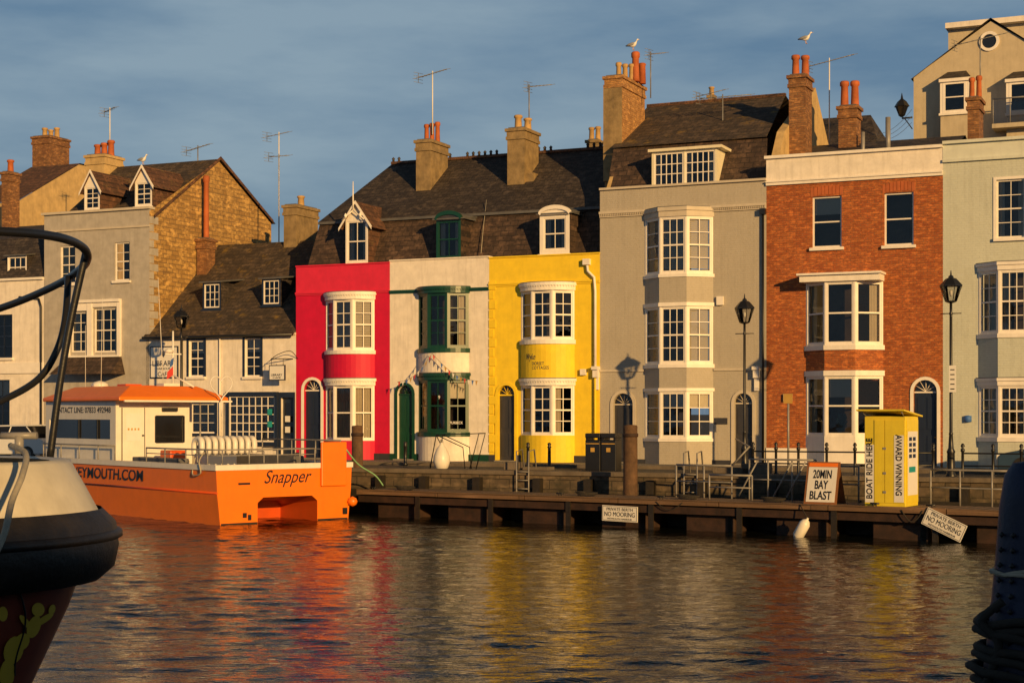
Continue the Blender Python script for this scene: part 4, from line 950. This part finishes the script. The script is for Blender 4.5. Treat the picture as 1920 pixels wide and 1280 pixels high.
# ---- aerials
def aerial(px,pyt,pyb,y,w=55,hang=0,n=7,white=False,slope=0):
    x=X(px,y);g=Grp('tv_aerial',ROW,(x,y,ZZ(pyb,px,y)));mm='signwhite' if white else 'alum';zt=ZZ(pyt,px,y);sc=ROW.yd(x,y)/F
    P=g.p('mast',mm);P.cyl((x,y,ZZ(pyb,px,y)-.6),(x,y,zt+.1),.026,seg=6)
    P=g.p('boom','alum');L=w*sc;xa=x-L*(.5-hang);xb=x+L*(.5+hang);P.cyl((xa,y,zt-slope),(xb,y,zt+slope),.018,seg=5)
    for k in range(n):
        t=k/(n-1);xx=xa+(xb-xa)*t;zz=zt-slope+2*slope*t;l=.3-.16*t
        P.cyl((xx-.1,y-l,zz-l*.3),(xx+.1,y+l,zz+l*.3),.011,seg=4)
    for k in range(4): P.cyl((xa-.08,y-.25,zt-slope-.2+k*.13),(xa+.08,y+.25,zt-slope-.2+k*.13),.01,seg=4)
    P.cyl((xa,y,zt-slope-.2),(xa,y,zt-slope+.2),.012,seg=4);g.done()
aerial(811,138,225,4,60,0,9,True,.12);aerial(992,163,215,4,48,.45,7);aerial(523,252,430,6,48,-.05,6,True,.07);aerial(523,293,430,6,45,0,4,True)
aerial(206,206,258,5,26,0,5,True,.1);aerial(371,277,302,5,52,0,8,False,.12);aerial(1220,102,155,4,32,.4,6);aerial(1355,182,262,4,100,.05,9,False,.0)
aerial(1555,114,275,5,85,.05,10,True,.15);aerial(1333,175,190,8,56,0,6,False,.1);aerial(1838,74,145,9,95,0,10,False,.15)
def gull(px,py,y,flip=1):
    x=X(px,y);z0=ZZ(py,px,y);g=Grp('herring_gull',ROW,(x,y,z0));f=flip
    P=g.p('body','gullwhite');P.loft([(x-f*.2,y,z0+.17,.015,.01),(x-f*.14,y,z0+.18,.05,.045),(x-f*.02,y,z0+.18,.08,.085),(x+f*.08,y,z0+.21,.075,.085),(x+f*.13,y,z0+.27,.05,.06),(x+f*.15,y,z0+.33,.035,.04),(x+f*.165,y,z0+.37,.042,.042),(x+f*.2,y,z0+.385,.032,.03),(x+f*.225,y,z0+.38,.012,.012)])
    P=g.p('wings','gullgrey')
    for s in(-1,1):P.loft([(x-f*.3,y+s*.03,z0+.17,.008,.01),(x-f*.16,y+s*.06,z0+.2,.02,.045),(x+f*.0,y+s*.075,z0+.22,.022,.06),(x+f*.08,y+s*.07,z0+.23,.012,.03)],8)
    P=g.p('beak_and_legs','gullorange');P.cyl((x+f*.22,y,z0+.38),(x+f*.275,y,z0+.365),.012,.004,6)
    for s in(-1,1):
        P.cyl((x+.0,y+s*.03,z0+.1),(x+f*.0,y+s*.03,z0),.007,seg=5);P.box(min(x,x+f*.05),max(x,x+f*.05),y+s*.03-.02,y+s*.03+.02,z0-.005,z0+.004)
    E=g.p('eyes','blacktext')
    for s in(-1,1):E.lathe((x+f*.19,y+s*.036,z0+.39),[(.001,-.006),(.006,0),(.001,.006)],6)
    g.done()
gull(1187,94,3.5,1);gull(1511,82,3.1,1);gull(268,308,.7,1)
def car(name,fr_,x,y,m_,L=4.1):
    g=Grp(name,fr_,(x,y,ZG-.12));z=ZG-.12;W2=.85
    P=g.p('body',m_,.05)
    low=[(0,.25),(0,.62),(.12,.72),(1.0,.9),(L-.35,.95),(L-.05,.85),(L,.3)]
    P.grid([[(x+a,y-W2,z+b) for a,b in low],[(x+a,y+W2,z+b) for a,b in low]],True,False)
    cab=[(.95,.88,W2),(1.65,1.38,W2-.2),(L-1.0,1.42,W2-.2),(L-.3,.93,W2)]
    P2=g.p('cabin_glass','darkglass');P2.grid([[(x+a,y-w,z+b) for a,b,w in cab],[(x+a,y+w,z+b) for a,b,w in cab]],True,False)
    P3=g.p('roof_panel',m_,.03);P3.grid([[(x+1.6,y-.66,z+1.39),(x+L-.95,y-.66,z+1.42),(x+L-.95,y+.66,z+1.42),(x+1.6,y+.66,z+1.39)],[(x+1.7,y-.6,z+1.45),(x+L-1.05,y-.6,z+1.48),(x+L-1.05,y+.6,z+1.48),(x+1.7,y+.6,z+1.45)]],True,False)
    for a,b in((.97,1.66),(2.35,2.4),(L-.35,L-1.02)):
        P3.cyl((x+a,y-W2-.005,z+.9),(x+b,y-W2+.19,z+1.4),.03,seg=5)
    Wp=g.p('wheels','rubber');Hb=g.p('hubs','steel')
    for a in(.75,L-.8):
        for s in(-1,1):
            Wp.cyl((x+a,y+s*(W2-.12),z+.31),(x+a,y+s*(W2+.02),z+.31),.31,seg=18);Hb.cyl((x+a,y+s*(W2+.0),z+.31),(x+a,y+s*(W2+.03),z+.31),.19,seg=12)
    Lp=g.p('lights','signwhite');Lp.box(x-.01,x+.1,y-W2+.03,y-W2+.3,z+.55,z+.68);Lp.box(x-.01,x+.1,y+W2-.3,y+W2-.03,z+.55,z+.68);g.done()
car('parked_car',ROW,X(-60,-4),-3.5,'carwhite',4.2)
car('parked_car',ROW,X(1872,-4.5),-4.,'carblue',4.1)

# ============================================================ ORANGE BOAT
g=Grp('orange_catamaran',BOAT,(0,0,0));BW=4.85;BL=13.6;ZGU=1.78
plan=[(0,0),(0,9.5),(.12,10.8),(.5,12.2),(1.1,13.3),(1.7,BL),(BW-1.7,BL),(BW-1.1,13.3),(BW-.5,12.2),(BW-.12,10.8),(BW,9.5),(BW,0)]
def pscale(k,z):
    cx=BW/2;return [(cx+(p[0]-cx)*k,p[1]-(0 if p[1]<9 else (1-k)*10*(p[1]-9)/4.6),z) for p in plan]
H_=g.p('hull_sides','orange')
rows=[pscale(.93,-.4),pscale(.955,.25),pscale(.985,.9),pscale(1,ZGU-.12)]
n=len(plan)
for r in range(3):
    for k in range(n-1):
        a,b=rows[r][k],rows[r][k+1];c,d=rows[r+1][k+1],rows[r+1][k];H_.poly([b,a,d,c])
p0,p1=(0,0),(BW,0)
def tx(z):
    for (z0,k0),(z1,k1) in(((-.4,.93),(.25,.955)),((.25,.955),(.9,.985)),((.9,.985),(ZGU-.12,1))):
        if z<=z1+1e-6: k=k0+(k1-k0)*(z-z0)/(z1-z0);return BW/2*(1-k)
    return 0
P=g.p('transom','orange');zs=[-.4,.25,.62,.78,.9,ZGU-.12]
for i in range(5):
    za,zb_=zs[i],zs[i+1];l0,l1=tx(za),tx(zb_)
    if zb_<=.79:
        ia,ib=(1.42,1.42) if zb_<=.63 else (1.42,1.62);ja,jb=(3.56,3.56) if zb_<=.63 else (3.56,3.36)
        P.poly([(l0,0,za),(ia,0,za),(ib,0,zb_),(l1,0,zb_)]);P.poly([(ja,0,za),(BW-l0,0,za),(BW-l1,0,zb_),(jb,0,zb_)])
    else: P.poly([(l0,0,za),(BW-l0,0,za),(BW-l1,0,zb_),(l1,0,zb_)])
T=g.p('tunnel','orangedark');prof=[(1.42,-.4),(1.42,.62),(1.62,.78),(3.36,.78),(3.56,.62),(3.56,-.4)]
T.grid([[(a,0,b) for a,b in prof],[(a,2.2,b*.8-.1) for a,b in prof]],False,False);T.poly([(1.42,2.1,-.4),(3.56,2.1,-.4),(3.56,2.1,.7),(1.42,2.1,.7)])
G_=g.p('gunwale','boatwhite')
cx=BW/2
outer=[(cx+(p[0]-cx)*1.015,p[1]-.03 if p[1]<.01 else p[1]*1.003) for p in plan];inner=[(cx+(p[0]-cx)*.93,max(p[1],.2)*.99+.1*(p[1]<.1)) for p in plan]
for k in range(n):
    k2=(k+1)%n;a,b,c,d=outer[k],outer[k2],inner[k2],inner[k]
    G_.poly([(*a,ZGU),(*b,ZGU),(*c,ZGU),(*d,ZGU)]);G_.poly([(*a,ZGU-.16),(*b,ZGU-.16),(*b,ZGU),(*a,ZGU)]);G_.poly([(*d,ZGU-.5),(*c,ZGU-.5),(*c,ZGU),(*d,ZGU)])
g.p('deck','boatcream').poly([(p[0],p[1],ZGU-.45) for p in inner])
g.p('rubbing_strake','orangedark').tube([(tx(.95)-.01,.0,.95),(tx(.95)-.01,9.4,.95)],.03,6)
P=g.p('stern_door','orange',.03);P.box(3.66,4.6,-.1,-.004,1.05,2.42)
P=g.p('stern_fittings','blacktext');P.box(.75,1.15,-.02,-.002,1.18,1.24);P.box(.9,1.02,-.04,-.002,.2,.34);P.box(1.08,1.18,-.04,-.002,.12,.28);P.box(4.5,4.66,-.04,-.002,.16,.36)
P=g.p('waterline_stain','wetwood');P.box(.16,1.41,-.006,-.002,-.1,.05);P.box(3.57,BW-.16,-.006,-.002,-.1,.05)
P=g.p('stern_ball','orange');P.lathe((BW-.05,-.12,.55),[(.01,-.16),(.12,-.1),(.16,0),(.12,.1),(.01,.16)],12)
g.text('boat_name','Snapper','blacktext',p0,p1,2.5,.004,1.33,1.7,.52,.4,bold=.004)
g.text('web_address','WEYMOUTH.COM','blacktext',(tx(1.2),9.9),(tx(1.2),4.5),2.75,.018,1.34,5.3,.36,rx=-.03,bold=.02)
C=g.p('cabin_walls','boatwhite');ca,cb=6.9,12.2;zc0,zc1=ZGU-.4,3.72
wall(C,(.28,cb),(.28,ca),zc0,zc1,[(.3,4.9,2.45,3.1)],.05)
wall(C,(.28,ca),(3.0,ca),zc0,zc1,[(1.45,2.5,2.35,3.2)],.06)
wall(C,(3.0,ca),(3.0,9.2),zc0,zc1);wall(C,(3.0,9.2),(4.4,9.2),zc0,zc1,[(.2,1.2,2.3,3.2)],.05);wall(C,(4.4,9.2),(4.4,cb),zc0,zc1);C.poly([(.28,cb,zc0),(4.4,cb,zc0),(4.2,cb-.5,zc1),(.48,cb-.5,zc1)])
Gd=g.p('cabin_windows','darkglass');Gd.box(.32,.34,ca+.35,cb-.25,2.4,3.15);Gd.box(1.7,2.85,ca+.06,ca+.08,2.3,3.25);Gd.box(3.1,4.3,9.25,9.27,2.2,3.3)
P=g.p('window_mullions','blacktext')
for yy in(8.2,9.6):P.box(.265,.3,yy,yy+.07,2.45,3.1)
P=g.p('window_gasket','blacktext')
for u in((1.7,1.74,2.33,3.22),(2.78,2.82,2.33,3.22)):P.box(u[0],u[1],ca-.01,ca+.05,u[2],u[3])
P.box(1.74,2.78,ca-.01,ca+.05,2.31,2.35);P.box(1.74,2.78,ca-.01,ca+.05,3.2,3.24)
P=g.p('cabin_door','boatwhite',.02);P.box(.5,1.3,ca-.05,ca-.003,zc0+.1,3.5);g.p('door_notice','signwhite').box(.62,1.18,ca-.062,ca-.052,2.4,3.3)
P=g.p('notice_print','gold')
for k in range(4):P.box(.68+k*.12,.74+k*.12,ca-.068,ca-.063,2.75,2.82)
P=g.p('cabin_trim_shadow_gaps','blacktext');P.box(.485,.498,ca-.052,ca-.002,zc0+.1,3.5);P.box(1.302,1.315,ca-.052,ca-.002,zc0+.1,3.5);P.box(1.2,1.26,ca-.09,ca-.051,2.55,2.6)
g.text('contact_line','CONTACT LINE: 07833 492948','blacktext',(.28,cb),(.28,ca),2.75,.004,3.42,4.4,.2,bold=.015)
g.p('deck_lights','blacktext').box(1.95,2.5,ca-.12,ca-.003,3.38,3.5)
R=g.p('cabin_roof','orange',.03)
ro=[(.05,6.2),(4.1,6.2),(4.4,8),(4.5,cb-.2),(3.9,cb+.6),(.8,cb+.6),(.12,cb-.1)];ri=[(.8,6.9),(3.3,6.9),(3.6,8.5),(3.6,cb-.8),(3.2,cb-.3),(1.3,cb-.3),(.9,cb-1)]
R.grid([[(*p,3.72) for p in ro],[(*p,3.84) for p in ro],[(*p,4.22) for p in ri]],True,False)
P=g.p('roof_white_trim','boatwhite');P.box(.2,4.2,6.12,6.195,3.68,3.74)
P=g.p('canopy_posts','steel')
for p in((4.0,6.3),(3.1,6.35)):P.cyl((*p,ZGU-.4),(*p,3.72),.03)
P=g.p('roof_dome','boatwhite');P.lathe((1.5,10.5,4.2),[(.3,0),(.3,.12),(.2,.2),(.01,.25)],14);P.box(2.2,2.8,7.2,7.7,4.2,4.32)
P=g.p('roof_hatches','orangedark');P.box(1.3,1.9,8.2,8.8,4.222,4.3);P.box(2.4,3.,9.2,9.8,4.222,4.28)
A=g.p('mast_and_antennas','signwhite');A.cyl((2.6,7.3,4.2),(2.6,7.3,6.1),.045,.03);A.box(2.3,2.9,7.27,7.33,5.3,5.34);A.lathe((2.45,7.3,5.36),[(.14,0),(.15,.06),(.1,.12),(.01,.15)],12);A.cyl((2.6,7.3,4.6),(3.0,6.6,4.2),.03)
A.cyl((.8,9,4.1),(.8,8.9,7.2),.012,.006,5);A.cyl((2.4,7.6,4.2),(2.2,7.6,7.9),.014,.007,5);A.cyl((1.2,11.,4.1),(1.2,11.,6.4),.012,.006,5)
Lf=g.p('ensign','redflag');Lf.grid([[(2.55,7.2,4.9),(2.3,7.15,4.7)],[(2.55,7.2,4.6),(2.28,7.15,4.45)]],False,False);g.p('ensign_blue','blueflag').grid([[(2.58,7.2,5.2),(2.4,7.1,5.1)],[(2.55,7.2,4.95),(2.36,7.1,4.85)]],False,False)
hp=[]
for k in range(25):
    t=math.pi*2*k/24-math.pi;hp.append((3.65+.34*math.sin(t)**3*1.25,5.9,4.22+.028*(13*math.cos(t)-5*math.cos(2*t)-2*math.cos(3*t)-math.cos(4*t))))
P=g.p('heart_frame','signwhite');P.tube(hp,.02,6);P.cyl((3.65,5.9,3.2),(3.65,5.9,3.75),.02)
P=g.p('deck_rails','steel')
def brail(pts,h0=ZGU,h1=2.5,rail2=True):
    for p in pts:P.cyl((*p,h0),(*p,h1),.022,seg=6)
    P.tube([(*p,h1) for p in pts],.026)
    if rail2:P.tube([(*p,(h0+h1)/2+.05) for p in pts],.016)
brail([(.12,4.5),(.12,3.3),(.12,2.0),(.12,.7),(.3,.15),(1.2,.12),(2.2,.12),(3.0,.12),(3.55,.12)],h1=2.22);brail([(.1,12),(.1,10.6),(.1,9.2),(.1,7.8),(.1,6.6)],h1=2.25,rail2=False);brail([(4.7,.4),(4.7,1.8),(4.7,3.2),(4.7,5)],h1=2.45)
for k in range(9):
    q_=.9+k*.235;g.p('white_fender_rack','boatwhite').tube(smoothpts([(q_,2.4,2.05),(q_,2.4,2.42),(q_+.02,2.62,2.52),(q_,2.85,2.4),(q_,2.85,2.0)],4),.09,10)
P.tube([(.8,2.5,2.1),(3.2,2.5,2.1)],.02);P.cyl((.8,2.5,ZGU-.4),(.8,2.5,2.1),.02);P.cyl((3.2,2.5,ZGU-.4),(3.2,2.5,2.1),.02)
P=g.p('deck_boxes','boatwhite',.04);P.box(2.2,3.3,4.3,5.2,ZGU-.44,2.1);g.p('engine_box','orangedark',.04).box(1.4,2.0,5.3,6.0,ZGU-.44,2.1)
P=g.p('deck_seats','lead',.03);P.box(.4,.8,3.,6.,ZGU-.44,1.9);P.box(4.0,4.4,2.,6.,ZGU-.44,1.95)
g.p('mooring_rope','ropemat').tube(smoothpts([(.2,1.,ZGU+.4),(-.05,.9,ZGU+.1),(-.06,.8,ZGU-.25),(-.05,1.3,ZGU-.3),(.1,1.4,ZGU+.2)]),.022,6)
g.p('stern_rope','ropegreen').tube(smoothpts([(4.7,.3,2.35),(5.5,.6,1.7),(6.4,.9,1.3),(6.8,1.0,.95)]),.025,6)
g.done()

# ============================================================ FOREGROUND BOAT BOW
g=Grp('moored_boat_bow',WLD,(-3.5,9,0))
def bowrow(tipx,z,beam,r=.75,L=7,N=18):
    pts=[]
    for side in(1,-1):
        rng=range(N,-1,-1) if side==1 else range(1,N+1)
        for k in rng:
            t=(k/N)**2;d=t*L;b_=beam*(1-math.exp(-((d/r)**.62)*1.0));pts.append((tipx-d,9+side*b_,z))
    return pts
def hull(P,rows,smooth=True):
    P.grid([bowrow(*r) for r in rows],False,smooth)
HT=[(-3.4,-.3,.9),(-3.05,.8,1.15),(-2.75,1.7,1.4),(-2.52,2.2,1.6),(-2.44,2.42,1.65)]
hull(g.p('hull','hullred'),HT)
P=g.p('rubber_fender','rubber')
hull(P,[(-2.46,2.36,1.63),(-2.34,2.36,1.72),(-2.26,2.43,1.77),(-2.235,2.55,1.80),(-2.25,2.68,1.79),(-2.33,2.76,1.73)])
hull(P,[(-2.25,2.585,1.8),(-2.215,2.60,1.83),(-2.215,2.63,1.83),(-2.25,2.645,1.8)])
hull(g.p('bulwark','bowcream'),[(-2.34,2.73,1.7),(-2.42,2.88,1.66),(-2.50,3.02,1.62),(-2.53,3.04,1.58),(-2.62,3.03,1.5)])
g.p('foredeck','bowcream').poly(bowrow(-2.58,3.0,1.55))
P=g.p('pulpit_rail','blackiron')
P.tube(smoothpts([W3(-400,430,7.2),W3(-200,430,7.6),W3(0,434,8),W3(100,443,8.4),W3(150,460,8.75),W3(164,482,9),W3(150,505,9.6),W3(100,537,10.2),W3(0,578,10.7),W3(-150,620,11.3)]),.024,10)
P.tube(smoothpts([W3(161,474,9),W3(135,590,9),W3(112,720,9),W3(94,856,9)]),.021,10)
P.tube(smoothpts([W3(128,520,9.8),W3(122,600,9.6),W3(105,660,9.5),W3(70,712,9.5),W3(0,752,9.6),W3(-100,790,9.6)]),.021,10)
P=g.p('cleat','steel');c=W3(36,850,8.9);P.cyl((c[0]-.1,c[1],c[2]+.1),(c[0]+.1,c[1],c[2]+.1),.02);P.cyl(c,(c[0],c[1],c[2]+.1),.025)
g.p('mooring_line','ropemat').tube(smoothpts([W3(20,835,8.6),W3(48,850,8.2),W3(42,890,7.75),W3(22,940,7.5),W3(8,1000,7.3),W3(-20,1060,7.2)]),.016,8)
def hy(x,z):
    for a,b in zip(HT,HT[1:]):
        if a[1]<=z<=b[1]:
            k=(z-a[1])/(b[1]-a[1]);tp=a[0]+(b[0]-a[0])*k;bm=a[2]+(b[2]-a[2])*k;break
    else: tp,bm=HT[-1][0],HT[-1][2]
    d=max(0,tp-x);return 9-bm*(1-math.exp(-((d/.75)**.62)))-.015
def pxy(px,py):
    Y=8.3
    for _ in range(25):
        x=(px-960)*Y/F;z_=H-(py-HY)*Y/F;Y=.6*Y+.4*hy(x,z_)
    return ((px-960)*Y/F,Y-.004,H-(py-HY)*Y/F)
def blob(P,cx,cy,rx,ry,rot=0,n=16):
    rr=[]
    for f in(.02,.35,.7,1):
        rr.append([pxy(cx+rx*f*math.cos(a)*math.cos(rot)-ry*f*math.sin(a)*math.sin(rot),cy+rx*f*math.cos(a)*math.sin(rot)+ry*f*math.sin(a)*math.cos(rot)) for a in[2*math.pi*k/n for k in range(n)]])
    P.grid(rr,True,False,False)
A=g.p('painted_figure','artyellow')
for q_ in((72,1142,12,13,0),(64,1174,12,22,.35),(84,1160,20,6,-.6),(98,1142,6,10,.3),(48,1165,16,6,.9),(26,1218,18,27,.3),(14,1262,14,28,.1),(42,1202,13,17,.5),(6,1150,9,14,0)): blob(A,*q_)
P=g.p('painted_outline','blacktext')
P.tube([pxy(38+10*math.sin(k*.3),1112+k*9) for k in range(18)],.006,5)
g.done()
# right foreground mooring post
g=Grp('blue_mooring_post',WLD,(2.75,8,0));cx=W3(1938,900,8)[0];P=g.p('post','postblue')
z=lambda py:H-(py-HY)*8/F
P.lathe((cx,8,0),[(.32,-.5),(.25,z(1280)),(.21,z(1150)),(.185,z(1050)),(.165,z(950)),(.14,z(890)),(.1,z(868)),(.01,z(862))],20)
Hs=g.p('bolt_holes','blacktext')
for k in range(10):
    for j in range(3):
        a=math.radians(200+j*22);r=.19+.006*k;zz=z(1000+k*28);Hs.lathe((cx+r*math.cos(a),8+r*math.sin(a),zz),[(.001,-.016),(.016,0),(.001,.016)],8)
P=g.p('rope_turns','ropemat')
def ringr(P,cx,cy,cz,r,t,tilt=0):P.tube([(cx+r*math.cos(k*math.pi/12),cy+r*math.sin(k*math.pi/12),cz+tilt*math.cos(k*math.pi/12)+.006*math.sin(k*1.7)) for k in range(25)],t,8)
ringr(P,cx,8,z(1062),.2,.012,.03);ringr(P,cx,8,z(1078),.205,.011,-.02)
P=g.p('rope_coil','ropedark')
for k in range(7): ringr(P,cx-.03+random.uniform(-.02,.02),8,z(1150+k*23),.235+.006*k,.022,random.uniform(-.06,.06))
P.tube(smoothpts([(cx-.2,7.85,z(1120)),(cx-.29,7.9,z(1160)),(cx-.22,7.85,z(1200)),(cx-.28,7.9,z(1290))]),.022,8)
g.done()
g=Grp('near_quay',WLD,(0,-20,0));g.p('quay_slab','concrete').box(-80,80,-60,2.2,-2,1.6);g.done()
g=Grp('unseen_shadow_building',WLD,(10,-20,1.6))  # unseen block added behind the camera, wings sized to shade the foreground
def wing(xa,xb,zt,rows_):
    hl=[]
    nn=int((xb-xa-2)/4)
    for i in range(nn):
        for z_ in rows_: hl.append((1.2+i*4,2.8+i*4,z_,z_+1.9))
    wall(g.p('walls','brownbrick'),(xb,-14),(xa,-14),1.6,zt,hl)
    wall(g.p('walls','brownbrick'),(xa,-14),(xa,-26),1.6,zt);wall(g.p('walls','brownbrick'),(xb,-26),(xb,-14),1.6,zt);wall(g.p('walls','brownbrick'),(xa,-26),(xb,-26),1.6,zt)
    g.p('window_panes','darkglass').box(xa+.5,xb-.5,-14.3,-14.2,2,zt-.5);g.p('roof','slatedark').box(xa-.0,xb+.0,-26.3,-13.7,zt,zt+.3)
wing(-8,14.5,7.55,(3,));wing(14.51,60,10.6,(3,6.6));g.done()

# ============================================================ LIGHT / WORLD / CAMERA
sd=Vector((math.sin(SUN_AZ)*math.cos(SUN_EL),-math.cos(SUN_AZ)*math.cos(SUN_EL),math.sin(SUN_EL)))
L=bpy.data.lights.new('sun','SUN');L.energy=5.;L.angle=math.radians(.5);L.color=(1,.60,.215)
lo=bpy.data.objects.new('sun',L);bpy.context.collection.objects.link(lo);lo.rotation_euler=sd.to_track_quat('Z','Y').to_euler();lo.location=(20,-30,30)
w=bpy.data.worlds.new('World');bpy.context.scene.world=w;w.use_nodes=True;nt=w.node_tree
bg=nt.nodes['Background'];sky=nt.nodes.new('ShaderNodeTexSky');sky.sky_type='NISHITA';sky.sun_disc=False
sky.sun_elevation=SUN_EL;sky.sun_rotation=math.atan2(sd.x,sd.y);sky.air_density=1.2;sky.dust_density=1.
tc=nt.nodes.new('ShaderNodeTexCoord');mp=nt.nodes.new('ShaderNodeMapping');mp.inputs['Scale'].default_value=(2.2,2.2,9);mp.inputs['Rotation'].default_value=(0,math.radians(8),0);nt.links.new(tc.outputs['Generated'],mp.inputs[0])
nf=noise(nt,mp.outputs[0],2.2,6,.55);r=ramp(nt,nf,.34,.66)
cl=mixc(nt,.87,sky.outputs[0],(1.3,2.45,3.95))
cl2=mixc(nt,.87,sky.outputs[0],(3.0,4.2,5.3))
c=mixc(nt,r,cl,cl2)
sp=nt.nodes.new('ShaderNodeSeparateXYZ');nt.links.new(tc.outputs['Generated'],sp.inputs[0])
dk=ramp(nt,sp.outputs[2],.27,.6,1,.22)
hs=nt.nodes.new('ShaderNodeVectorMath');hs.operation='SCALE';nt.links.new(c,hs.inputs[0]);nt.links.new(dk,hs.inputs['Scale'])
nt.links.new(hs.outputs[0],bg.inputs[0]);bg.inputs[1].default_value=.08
cam=bpy.data.cameras.new('camera');co=bpy.data.objects.new('camera',cam);bpy.context.collection.objects.link(co)
cam.lens=F/1920*36;cam.sensor_width=36;cam.shift_y=(HY-640)/1920;cam.clip_end=6000;cam.clip_start=.1
co.location=(0,0,H);co.rotation_euler=(math.pi/2,0,0)
sc=bpy.context.scene;sc.camera=co;sc.view_settings.view_transform='Standard';sc.view_settings.look='None';sc.view_settings.exposure=0
